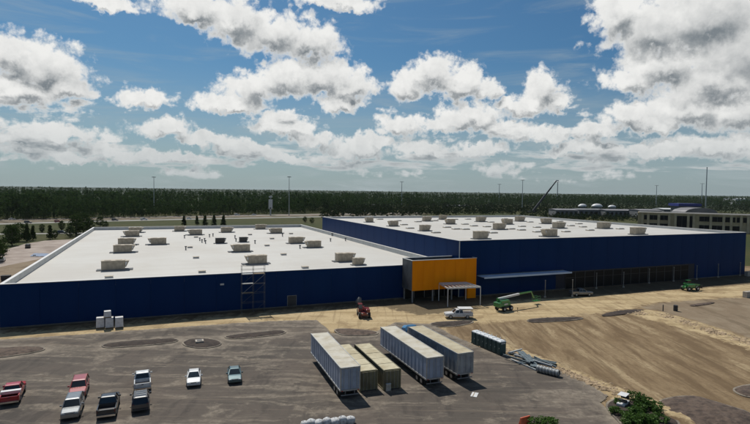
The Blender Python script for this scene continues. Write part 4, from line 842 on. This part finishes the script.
# ---------------------------------------------------------------- leaves, trees
def leaf_quads(C, size, rng, up=.3):
    n = len(C); nrm = rng.normal(size=(n, 3)); nrm[:, 2] += up; nrm /= np.linalg.norm(nrm, axis=1)[:, None]; t = np.cross(nrm, rng.normal(size=(n, 3))); t /= np.linalg.norm(t, axis=1)[:, None]+1e-9; b = np.cross(nrm, t)
    s = (size*(.6+.8*rng.random(n)))[:, None]; e = .55+.45*rng.random(n)[:, None]
    Vt = np.stack([C-t*s, C+b*s*e*.8, C+t*s, C-b*s*e*.8], 1).reshape(-1, 3); return Vt, np.arange(4*n).reshape(-1, 4)
def crown_points(rng, h0, h1, r, n, kind):
    ncl = max(5, n//14); z = rng.random(ncl)
    prof = {'round': np.sqrt(np.clip(1-(2*z-1)**2, .03, 1)), 'pine': np.clip(1.05-.75*z, .12, 1)*(.55+.45*np.sin(z*9+1)**2), 'cone': np.clip(1.0-.92*z, .06, 1)}[kind]
    a = rng.random(ncl)*2*math.pi; q = np.sqrt(rng.uniform(.25, 1, ncl))*prof*r; cc = np.stack([q*np.cos(a), q*np.sin(a), h0+(h1-h0)*z], -1)
    idx = rng.integers(0, ncl, n); return cc[idx]+rng.normal(size=(n, 3))*np.array([r*.16, r*.16, (h1-h0)*.055])
def make_tree(name, label, base, h, r, kind, nleaf, leaf, group, seed, material=None, crown0=.22):
    rng = np.random.default_rng(seed); o = thing(name, label, 'tree' if h > 2.6 else 'shrub', base, 0, group); tr = h*.022+.03
    mb = MB().tube((0, 0, -.3), (h*.02, 0, h*.5), tr, tr*.7, 7); mb.tube((h*.02, 0, h*.5), (0, h*.01, h*.92), tr*.7, tr*.15, 6)
    tk = part('trunk', mb, M_bark, o) if h > 0 else None; lm = MB()
    for k in range(6):
        a = k*1.05+rng.random(); z = h*(crown0+.1+.09*k); lm.tube((h*.01, 0, z), (math.cos(a)*r*.7, math.sin(a)*r*.7, z+h*.12), tr*.35, tr*.1, 5)
    q = part('limbs', lm, M_bark, o); q['kind'] = 'stuff'
    Vt, Fq = leaf_quads(crown_points(rng, h*crown0, h, r, nleaf, kind), leaf, rng); me = np_mesh('crown', Vt, Fq); c = link('crown', me, material or M_leaf_t, o); return o
seed = 100
LT = [(2, 254, 239, 'r', 1.0), (-5, 262, 241, 'r', 1.0), (12, 245, 226, 'r', .9), (19, 241, 223, 'r', 1), (27, 241, 224, 'c', .8), (33, 240, 226, 'c', .8), (9, 237, 225, 'r', 1), (50, 239, 225.5, 'c', .9), (55, 238, 230, 'r', .8), (70, 237, 226, 'r', .9), (76, 235, 215, 'r', .9), (83, 233, 213, 'r', 1.0), (90, 231, 218, 'r', .9), (62, 230, 221, 'r', .8), (42, 232, 224, 'r', .8), (100, 226, 217, 'r', 1),
      (105, 229, 221, 'r', 1), (184, 226, 216, 'c', 1), (197, 225, 216, 'c', 1), (205, 227, 215.5, 'c', 1), (214, 227, 215.5, 'c', 1), (223.5, 227, 215.5, 'c', 1), (305, 222, 216.5, 'r', 1), (312, 223, 217.5, 'r', 1.1)]
for i, (px, py, yt, k, wr) in enumerate(LT):
    p = G(px, py); h = GY(px, yt, p.y).z; h = max(3, h); near = px < 110
    lab = ('tall leafy tree beside the rear corner of the low roof' if px in (76, 83) else ('dark narrow tree' if k == 'c' else 'dark round tree')+(' at the edge of the dirt yard' if py > 239.5 else ' on the grass verge before the highway')) if near else ('small dark cone shaped tree showing over the rear parapet of the low roof' if k == 'c' else 'low round tree at the rear corner of the low roof')
    make_tree('tree', lab, (p.x, p.y, -.2), h, h*(.40 if k == 'r' else .26)*wr, 'round' if k == 'r' else 'cone', 1500, h*.036, 'trees behind the low wing', 300+i, crown0=.12)
# shrub bed in the corner of the lot
r = np.random.default_rng(5); n = 0
while n < 34:
    px, py = r.uniform(606, 668), r.uniform(399, 428); p = G(px, py)
    if sdist(np.array([[p.x]]), np.array([[p.y]]), SHRUB)[0, 0] < .35: continue
    make_tree('shrub', 'leafy green shrub growing in the kerbed corner bed', (p.x, p.y, .1), r.uniform(.6, 1.25), r.uniform(.55, .9), 'round', 420, .10, 'shrubs in the corner bed', 600+n, M_leaf_s, .02); n += 1
for k, (px, py) in enumerate(((534, 427), (541, 426.5), (548, 427.5), (553, 428.5))):
    p = G(px, py); make_tree('shrub', 'low green shrub beside the orange red barrier', (p.x, p.y, 0), 1.1, .75, 'round', 420, .10, 'shrubs beside the barrier', 700+k, M_leaf_s, .02)
# the wood that runs to the horizon: one mass
def wood(name, label, bases, heights, material, seed, nl=60, kinds=('pine', 'round', 'pine'), leaf=.55, rad=(.16, .24), crown0=.25):
    rng = np.random.default_rng(seed); T = []
    for k in range(8):
        kd = kinds[k % len(kinds)]; pts = crown_points(rng, crown0, 1.0, rng.uniform(*rad), nl, kd); Vt, Fq = leaf_quads(pts, .032*leaf/.55*1.0, rng)
        tv = np.array([(.008, 0, -.02), (-.004, .007, -.02), (-.004, -.007, -.02), (.003, 0, .8), (-.002, .003, .8), (-.002, -.003, .8)]); tf = np.array([(0, 1, 4, 3), (1, 2, 5, 4), (2, 0, 3, 5)])
        T.append((np.vstack([Vt, tv]), np.vstack([Fq, tf+len(Vt)])))
    VV, FF, o = [], [], 0; ks = rng.integers(0, 8, len(bases)); an = rng.random(len(bases))*6.283
    for i, b in enumerate(bases):
        Vt, Fq = T[ks[i]]; c, s = math.cos(an[i]), math.sin(an[i]); h = heights[i]; w_ = h*(.85+.3*((i*7) % 10)/10)
        VV.append(np.stack([(Vt[:, 0]*c-Vt[:, 1]*s)*w_+b[0], (Vt[:, 0]*s+Vt[:, 1]*c)*w_+b[1], Vt[:, 2]*h-.25], -1)); FF.append(Fq+o); o += len(Vt)
    ob = link(name, np_mesh(name, np.vstack(VV), np.vstack(FF)), material); ob['kind'] = 'stuff'; ob['label'] = label; ob['category'] = 'trees'; return ob
FRONT = [(-70, 221), (0, 219), (60, 218), (100, 217.3), (200, 215.3), (310, 212.6), (350, 210), (420, 207.5), (560, 205.8), (650, 205.5), (700, 206), (760, 208), (830, 211)]
fx = np.array([f[0] for f in FRONT]); fy = np.array([f[1] for f in FRONT])
rng = np.random.default_rng(42); B, H = [], []
def put(px, extra, h):
    y = np.interp(px, fx, fy); p = G(px, y); L = math.hypot(p.x, p.y); f = (L+extra)/L; B.append((p.x*f, p.y*f)); H.append(h)
hv = lambda px: 2.6*math.sin(px*.021+1)+1.6*math.sin(px*.063)+1.2*math.sin(px*.14+2)          # stands of different age
for k in range(2900):
    px = rng.uniform(-70, 830); put(px, rng.random()**1.3*120, min(21, rng.uniform(12.5, 17.5)+hv(px)*.8))
for k in range(2600): put(rng.uniform(-70, 830), -10+rng.random()**1.2*70, rng.uniform(3, 9))
for k in range(3400): put(rng.uniform(-70, 830), 70+rng.random()**1.4*900, rng.uniform(17, 22.5))
for k in range(2000): put(rng.uniform(-70, 830), 800+rng.random()*2700, rng.uniform(21, 25.8))
for k in range(900): put(rng.uniform(-70, 830), -rng.random()*16, rng.uniform(4, 14))
wood('forest', 'dark wood of pines and broadleaf trees running to the horizon', B, H, M_leaf_f, 9, 64, leaf=.85, rad=(.15, .22))
B, H = [], []
bx = [318, 360, 420, 500, 560, 640, 700, 760]; by = [216, 214.5, 213.4, 212.6, 212.4, 212.2, 213.5, 216]
for k in range(1500):
    px = rng.uniform(322, 770) if k % 3 else rng.uniform(520, 640); p = G(px, np.interp(px, bx, by)+rng.uniform(-2, 2 if px < 520 else 9)); B.append((p.x, p.y)); H.append(rng.uniform(3.5, 9) if px < 520 else rng.uniform(2.5, 6))
for k in range(1500):
    px = rng.uniform(325, 790); p = G(px, rng.uniform(206.3 if px > 420 else 209, 212.5)); B.append((p.x, p.y)); H.append(rng.uniform(4, 9))
wood('tree_belt', 'belt of low dark trees behind the tall wing', B, H, M_leaf_b, 10, 80, kinds=('round',), leaf=1.3, rad=(.38, .55), crown0=.05)

# ---------------------------------------------------------------- roads and yard behind
def ribbon(name, pts, wd, material, z, rough=0):
    Q = [G(*p) for p in pts]; vs, fs = [], []; N = 30; pts2 = []
    for i in range(len(Q)-1):
        for k in range(N): pts2.append(Q[i].lerp(Q[i+1], k/N))
    pts2.append(Q[-1])
    for i, p in enumerate(pts2):
        d = (pts2[min(i+1, len(pts2)-1)]-pts2[max(i-1, 0)]).normalized(); nn = Vector((-d.y, d.x, 0)); j = rough*math.sin(i*1.7)*math.sin(i*.43+1)
        vs += [(p.x-nn.x*(wd/2+j), p.y-nn.y*(wd/2+j), z), (p.x+nn.x*(wd/2-j), p.y+nn.y*(wd/2-j), z)]
        if i: fs.append((2*i-2, 2*i, 2*i+1, 2*i-1))
    return struct(name, MB().add(vs, fs), material)
M_red_earth = mat('embankment_earth', (.15, .10, .07), .95, var=.45, scale=.08, col2=(.07, .075, .035))
ribbon('embankment', [(-120, 225.6), (0, 221), (100, 218.6), (200, 216.5), (315, 214.6), (420, 213)], 40, M_red_earth, -.235, 4)
ribbon('highway', [(-120, 227.6), (0, 223.6), (100, 220.9), (200, 218.7), (315, 216.6), (420, 215)], 12.5, M_road, -.215)
ribbon('highway', [(-120, 223), (0, 219.6), (100, 217.6), (200, 215.9), (315, 214.2), (420, 212.6)], 9, M_road, -.21)
ribbon('access_road', [(-60, 234.5), (0, 233.6), (78, 232.9), (140, 231)], 6.5, M_road, -.21)
M_line = mat('road_line', (.7, .68, .6), .8)
M_yard = mat('yard_dirt', (.31, .255, .215), .95, var=.45, scale=.12, col2=(.22, .17, .135), bump=.4, bscale=1)
yd = gp((-60, 310), (-70, 268), (-10, 254), (25, 243.6), (45, 240.4), (70, 239.2), (88, 239.2), (100, 250), (60, 290))
struct('dirt_yard', MB().add([(p.x, p.y, -.12) for p in yd], [tuple(range(len(yd)))]), M_yard)
q = gp((30, 256.2), (46, 256.4), (49, 253.4), (34, 253.2)); M_tarp = mat('blue_tarp', (.07, .13, .24), .6, var=.3, scale=.5)
tp_ = thing('tarpaulin', 'blue tarpaulin spread on the dirt yard behind the low wing', 'tarpaulin', (0, 0, -.12)); mb = MB(); nq = 10; vs, fs = [], []
for i in range(nq+1):
    for j in range(nq+1): p = q[0].lerp(q[1], i/nq).lerp(q[3].lerp(q[2], i/nq), j/nq); vs.append((p.x, p.y, .05+.12*abs(math.sin(i*2.1+j*1.3))))
for i in range(nq):
    for j in range(nq): a = i*(nq+1)+j; fs.append((a, a+nq+1, a+nq+2, a+1))
part('sheet', MB().add(vs, fs), M_tarp, tp_); part('weight', MB().box((q[0].x+1, q[0].y+1, .3), (.8, .4, .4)), M_conc, tp_)
# traffic and parked vehicles far behind: copies of the nearer ones
src = {o['label'].split()[0]: o for o in list(COL.objects) if o.parent is None and o.get('category') in ('car', 'pickup truck')}
byl = {o['label']: o for o in list(COL.objects) if o.parent is None and 'label' in o}
C_w = byl['white car parked alone beside the teal sedan']; C_d = byl['dark grey car with roof bars parked behind a white pickup']; C_t = byl['small dark teal sedan with its windscreen shining']; P_w = byl['white utility truck with a canopied service body on the sand']; C_r = byl['faded red car parked nose to nose with the silver one']
for s_, px, py, hx, hy, lab in ((C_w, 12, 219.6, 40, 218.9, 'white car on the far highway lane beside the wood'), (C_d, 28, 222.9, 60, 222.1, 'dark car on the highway behind the yard trees'), (C_r, 58, 222.1, 90, 221.2, 'red car on the highway behind the yard trees'), (C_d, 115, 220.5, 150, 219.7, 'dark car on the highway above the row of five units'),
   (P_w, 144, 219.8, 180, 219.1, 'white truck on the highway just behind the dark car'), (C_w, 189, 218.9, 220, 218.3, 'white car on the highway behind the small cone shaped trees'), (P_w, 237, 215.1, 270, 214.6, 'white truck on the far highway lane near the pylon sign'), (C_w, 254, 214.9, 280, 214.6, 'white car on the far highway lane beside the pylon sign'), (C_d, 62, 233.2, 75, 233.0, 'dark car on the narrow road between the yard trees'),
   (C_d, 28, 247.6, 31, 242, 'black car parked at the back of the dirt yard'), (C_w, 2, 261, 8, 255, 'white car at the edge of the dirt yard under trees')):
    p, a = at_heading(px, py, hx, hy); dup(s_, lab, (p.x, p.y, -.2 if py < 240 else -.11), a)
p = G(6, 280.5); o = thing('dumpster', 'black waste container on the dirt yard by the low wing', 'dumpster', (p.x, p.y, -.11), PH); part('bin', MB().box((0, 0, .8), (2.0, 1.5, 1.3), taper=(1.08, 1.05)), M_dark, o, .03); part('lid', MB().box((0, 0, 1.5), (2.2, 1.6, .08)), M_black, o)

# ---------------------------------------------------------------- masts, pylon, crane
hm = 0
for (px, yt, yb, lab) in ((154, 176.4, 214, 'tall light mast rising from the wood beyond the five rooftop units'), (289, 176.2, 215.6, 'tall light mast beside the pylon sign'), (401.5, 181.3, 207.5, 'faint distant light mast above the dark tree belt'), (499, 184, 204.5, 'faint distant light mast by the mast nearest the crane boom'), (522, 179.6, 211.4, 'tall light mast nearest the crane boom'), (557, 181.8, 203.5, 'faint distant mast at the tip of the crane boom'), (656, 185.2, 205.6, 'faint distant light mast by the beige arcade building'), (701.5, 183.4, 204.6, 'distant light mast beside the single tall pole')):
    p = G(px, yb); top = GY(px, yt, p.y).z; o = thing('light_mast', lab, 'light mast', (p.x, p.y, -.25)); k = p.y/520
    part('pole', MB().tube((0, 0, 0), (0, 0, top), .42*k, .22*k, 8), M_galv, o); part('ring', MB().tube((0, 0, top-.5), (0, 0, top-.2), 1.4*k, 1.4*k, 12), M_steel, o)
    for a in range(6): part('lamp_head', MB().box((1.5*k*math.cos(a*1.047), 1.5*k*math.sin(a*1.047), top-.5), (.8*k, .8*k, .5)), M_steel, o)
p = G(270.5, 215); o = thing('pylon_sign', 'white pylon sign standing before the wood', 'sign', (p.x, p.y, -.25)); zt = GY(270.5, 195, p.y).z
part('pole', MB().box((0, 0, 4), (1.4, 1.0, 8)), M_galv, o); part('panel', MB().box((0, 0, 11.2), (3.8, 1.0, 9.5)), M_white, o, .1); part('neck', MB().box((0, 0, 17), (1.2, .8, 2.2)), M_steel, o); part('head', MB().box((0, 0, 18.7), (3.4, 1.0, 1.5)), M_flash, o, .1)
p = G(705.5, 207.5); zt = GY(705.5, 167, p.y).z; o = thing('monopole', 'single tall grey pole above the beige arcade building', 'pole', (p.x, p.y, -.25)); part('shaft', MB().tube((0, 0, 0), (0, 0, zt), 1.15, .85, 12), M_galv, o); part('collar', MB().tube((0, 0, zt-1.2), (0, 0, zt-.6), 1.1, 1.1, 12), M_steel, o); part('base', MB().tube((0, 0, 0), (0, 0, 1), 1.8, 1.8, 12), M_conc, o)
p = G(533, 213); Y = p.y; tip = GY(556.5, 180.5, Y); heel = Vector((p.x, p.y, 3)); o = thing('mobile_crane', 'dark mobile crane with its boom raised above the trees', 'crane', (p.x, p.y, -.25))
tl = tip-Vector((p.x, p.y, 0)); h0 = Vector((0, 0, 3))
part('lower_boom', MB().beam(h0, h0.lerp(tl, .5), 1.9, 2.2), M_dark, o); part('middle_boom', MB().beam(h0.lerp(tl, .45), h0.lerp(tl, .78), 1.5, 1.7), M_dark, o); part('upper_boom', MB().beam(h0.lerp(tl, .75), tl, 1.1, 1.3), M_dark, o); part('boom_head', MB().box(tl+Vector((1.0, 0, .2)), (3.4, 1.2, 1.4)), M_white, o); part('hoist_rope', MB().tube(tl+Vector((2, 0, 0)), tl+Vector((2, 0, -17)), .18), M_dark, o); part('hook_block', MB().box(tl+Vector((2, 0, -17.5)), (.9, .6, 1.4)), M_dark, o)
part('carrier', MB().box((-2, 0, 1.6), (12, 2.8, 1.6)), M_dark, o); part('cab', MB().box((3.2, -.6, 3.2), (2.2, 1.6, 1.8)), M_wglass, o)
for x in (-6.5, -4.5, 0, 2): part('wheel', MB().tube((x, -1.5, .7), (x, -1.0, .7), .7), M_black, o)

# ---------------------------------------------------------------- buildings beyond
M_beige = mat('arcade_render', (.50, .39, .235), .85, var=.25, scale=.1, col2=(.38, .29, .17)); M_broof = mat('arcade_roof', (.16, .155, .145), .8, var=.2, scale=.1); M_tan = mat('pilaster_render', (.56, .44, .28), .85, var=.2, scale=.2)
a, b = GY(638, 210, 388), GY(762, 210, 352); d = (b-a); d.z = 0; L = d.length; ang = math.atan2(d.y, d.x); Hb = 12.7
ab = thing('arcade_building', 'long beige two storey building with dark windows beyond the tall wing', 'building', (a.x, a.y, -.25), ang)
part('wall', MB().box((L/2, 12, Hb/2), (L, 23.6, Hb)), M_beige, ab); part('roof', MB().box((L/2, 12, Hb+.1), (L-1, 22.5, .2)), M_broof, ab); part('cornice', MB().box((L/2, .0, Hb-.3), (L+.6, .8, .6)), M_tan, ab)
def lx(px):
    dd_ = ray(px, 215); nx, ny = -d.y/L, d.x/L; t = (a.x*nx+a.y*ny)/(dd_.x*nx+dd_.y*ny); return ((dd_.x*t-a.x)*d.x+(dd_.y*t-a.y)*d.y)/L
for x in (642.5, 648.3, 658.8, 669.5, 675.6, 688.4, 694, 711, 724, 731.5, 741.5, 748.5): part('pilaster', MB().box((lx(x), -.25, Hb/2-.3), (1.5, .6, Hb-.6)), M_tan, ab)
def awin(x0, x1, z0, z1):
    x0, x1 = lx(x0), lx(x1); g = part('window', MB().box(((x0+x1)/2, -.02, (z0+z1)/2), (x1-x0, .1, z1-z0)), M_glass, ab); part('sill', MB().box(((x0+x1)/2, -.08, z0-.12), (x1-x0+.3, .3, .2)), M_tan, g)
    nm = max(1, int((x1-x0)/2.2))
    for k in range(1, nm): part('mullion', MB().box((x0+(x1-x0)*k/nm, -.08, (z0+z1)/2), (.15, .08, z1-z0)), M_broof, g)
for (x0, x1) in ((644.2, 647), (649.8, 657.4), (660.4, 668), (699.5, 709.5), (712.4, 722.6), (725.4, 730.4), (733, 735.6), (737, 740), (743.5, 747)): awin(x0, x1, 7.4, 10.9)
for (x0, x1) in ((677, 687.4), (689.8, 693)): awin(x0, x1, 2.5, 10.9)
for (x0, x1) in ((644.2, 647), (649.8, 657.4), (660.4, 668), (699.5, 709.5), (712.4, 722.6), (725.4, 730.4), (733, 740)): awin(x0, x1, 1.6, 4.8)
M_blu = mat('blue_roof', (.018, .030, .20), .5, var=.15, scale=.2); M_gr = mat('grey_roof', (.19, .18, .185), .6, var=.2, scale=.1); M_wall2 = mat('grey_wall', (.14, .145, .15), .8, var=.25, scale=.08)
p = GY(690, 206, 470); hz = p.z; o = thing('blue_roofed_building', 'building with a flat deep blue roof band behind the arcade building', 'building', (p.x, p.y, -.25)); part('wall', MB().box((0, 8, hz/2), (18, 14, hz)), M_wall2, o); part('roof_band', MB().box((0, 8, hz+1.2), (21, 16.5, 2.4)), M_blu, o)
for k in range(4): part('window', MB().box((-6.6+k*4.4, .97, hz-3), (3, .1, 2.2)), M_glass, o)
p = GY(701, 213, 425); o = thing('barrel_roof_building', 'building with a low curved grey roof behind the arcade building', 'building', (p.x, p.y, -.25)); z0, z1 = p.z, GY(701, 207.6, 425).z
part('wall', MB().box((0, 9, z0/2), (26, 18, z0)), M_wall2, o); prof = [(13.6*math.cos(t), z0+(z1-z0)*math.sin(t)) for t in np.linspace(0, math.pi, 13)]
part('roof', MB().loft([[(x, -.6, z) for x, z in prof], [(x, 18.6, z) for x, z in prof]]), M_gr, o)
for k in range(5): part('roof_rib', MB().box((-10+k*5, 9, z0+(z1-z0)*math.sqrt(max(0, 1-((-10+k*5)/13.6)**2))), (.25, 19.4, .3)), M_wall2, o)
def shed(px0, px1, ytop, Y, label, m_w, m_r, depth=25, nwin=5, pitch=1.2):
    a_, b_ = GY(px0, ytop, Y), GY(px1, ytop, Y); Lx = b_.x-a_.x; hz = max(a_.z, 3.5); o = thing('shed_building', label, 'building', ((a_.x+b_.x)/2, Y, -.25)); part('wall', MB().box((0, depth/2, (hz-pitch)/2), (Lx, depth, hz-pitch)), m_w, o)
    rf = [(-.5, hz-pitch), (depth/2, hz), (depth+.5, hz-pitch)]; part('roof', MB().loft([[(-Lx/2-.5, y, z) for y, z in rf], [(Lx/2+.5, y, z) for y, z in rf]]), m_r, o)
    for k in range(nwin): part('window', MB().box((-Lx/2+(k+.5)*Lx/nwin, -.04, (hz-pitch)*.5), (Lx/nwin*.5, .1, (hz-pitch)*.45)), M_glass, o)
    return o
M_pale = mat('pale_sheet', (.52, .53, .53), .6, var=.2, scale=.05)
shed(556, 578, 208.6, 590, 'low grey shed beside the white domes, nearer the crane', M_wall2, M_gr); shed(579, 604, 208.4, 600, 'low grey shed under the two larger white domes', M_wall2, M_wall2); shed(606, 640, 209, 585, 'long low shed under the smallest white dome', M_wall2, M_gr, nwin=8)
shed(409, 424, 201.4, 980, 'pale roofed building far behind the tree belt, next to a wider one', M_wall2, M_gr); shed(425, 442, 201.8, 1000, 'wide grey roofed building far behind the tree belt', M_wall2, M_gr); shed(358, 384, 205.5, 860, 'long dark roofed building at the edge of the wood', M_wall2, M_wall2)
shed(354, 365, 211.6, 640, 'small pale hut in front of the tree belt', M_pale, M_pale, 8, 3, .6); shed(444, 470, 204.6, 900, 'dark low building between the wide grey roof and the masts', M_wall2, M_wall2); shed(736, 768, 198.2, 1500, 'far white building near the horizon above the arcade building', M_pale, M_pale, 60, 6)
shed(640, 662, 209, 560, 'grey roofed building behind the near end of the arcade', M_wall2, M_gr); shed(664, 676, 208, 600, 'small pale roofed building behind the arcade next to the blue roof', M_wall2, M_pale)
for (px, yb, yt, wpx, lab) in ((582.5, 206.6, 203.6, 9, 'white dome tent nearest the crane'), (597, 206.6, 203.4, 11, 'large white dome tent between two others'), (612, 207.2, 204.8, 8, 'small white dome tent over the long low shed')):
    Y = 745; p = GY(px, yb, Y); zt = GY(px, yt, Y).z; r_ = wpx/F_PX*Y/2; z0 = max(p.z, 1.5); o = thing('dome_tent', lab, 'tent', (p.x, p.y, -.25)); rg = []
    for t in np.linspace(0, 1.45, 6): rg.append([(r_*math.cos(t)*math.cos(u), r_*.8*math.cos(t)*math.sin(u), z0+(zt-z0)*math.sin(t)) for u in np.linspace(0, 2*math.pi, 18, endpoint=False)])
    part('dome', MB().loft(rg), M_white, o, smooth=True); part('wall', MB().tube((0, 0, 0), (0, 0, z0), r_*.8, r_*.8, 18), M_wall2, o)
telehandler('pale yellow loader working in front of the wood beyond the blue wall', 333, 213.2, 345, 213, paint('loader', (.50, .42, .22)), 3)

# ---------------------------------------------------------------- air
hz_ = MB().box((0, 2300, 19.25), (6600, 4800, 40.5)); ho = link('haze', hz_.mesh('haze')); ho['kind'] = 'stuff'; ho['label'] = 'thin pale summer haze over the distant wood'; ho['category'] = 'haze'
HM = bpy.data.materials.new('haze'); HM.use_nodes = True; t = NT(HM.node_tree); t.n.clear(); pv = t.new('ShaderNodeVolumePrincipled'); pv.inputs['Color'].default_value = (.86, .93, 1, 1); pv.inputs['Density'].default_value = .000022; pv.inputs['Anisotropy'].default_value = .2
mo = t.new('ShaderNodeOutputMaterial'); t.l.new(pv.outputs[0], mo.inputs['Volume']); ho.data.materials.append(HM)
SC.cycles.volume_bounces = 0
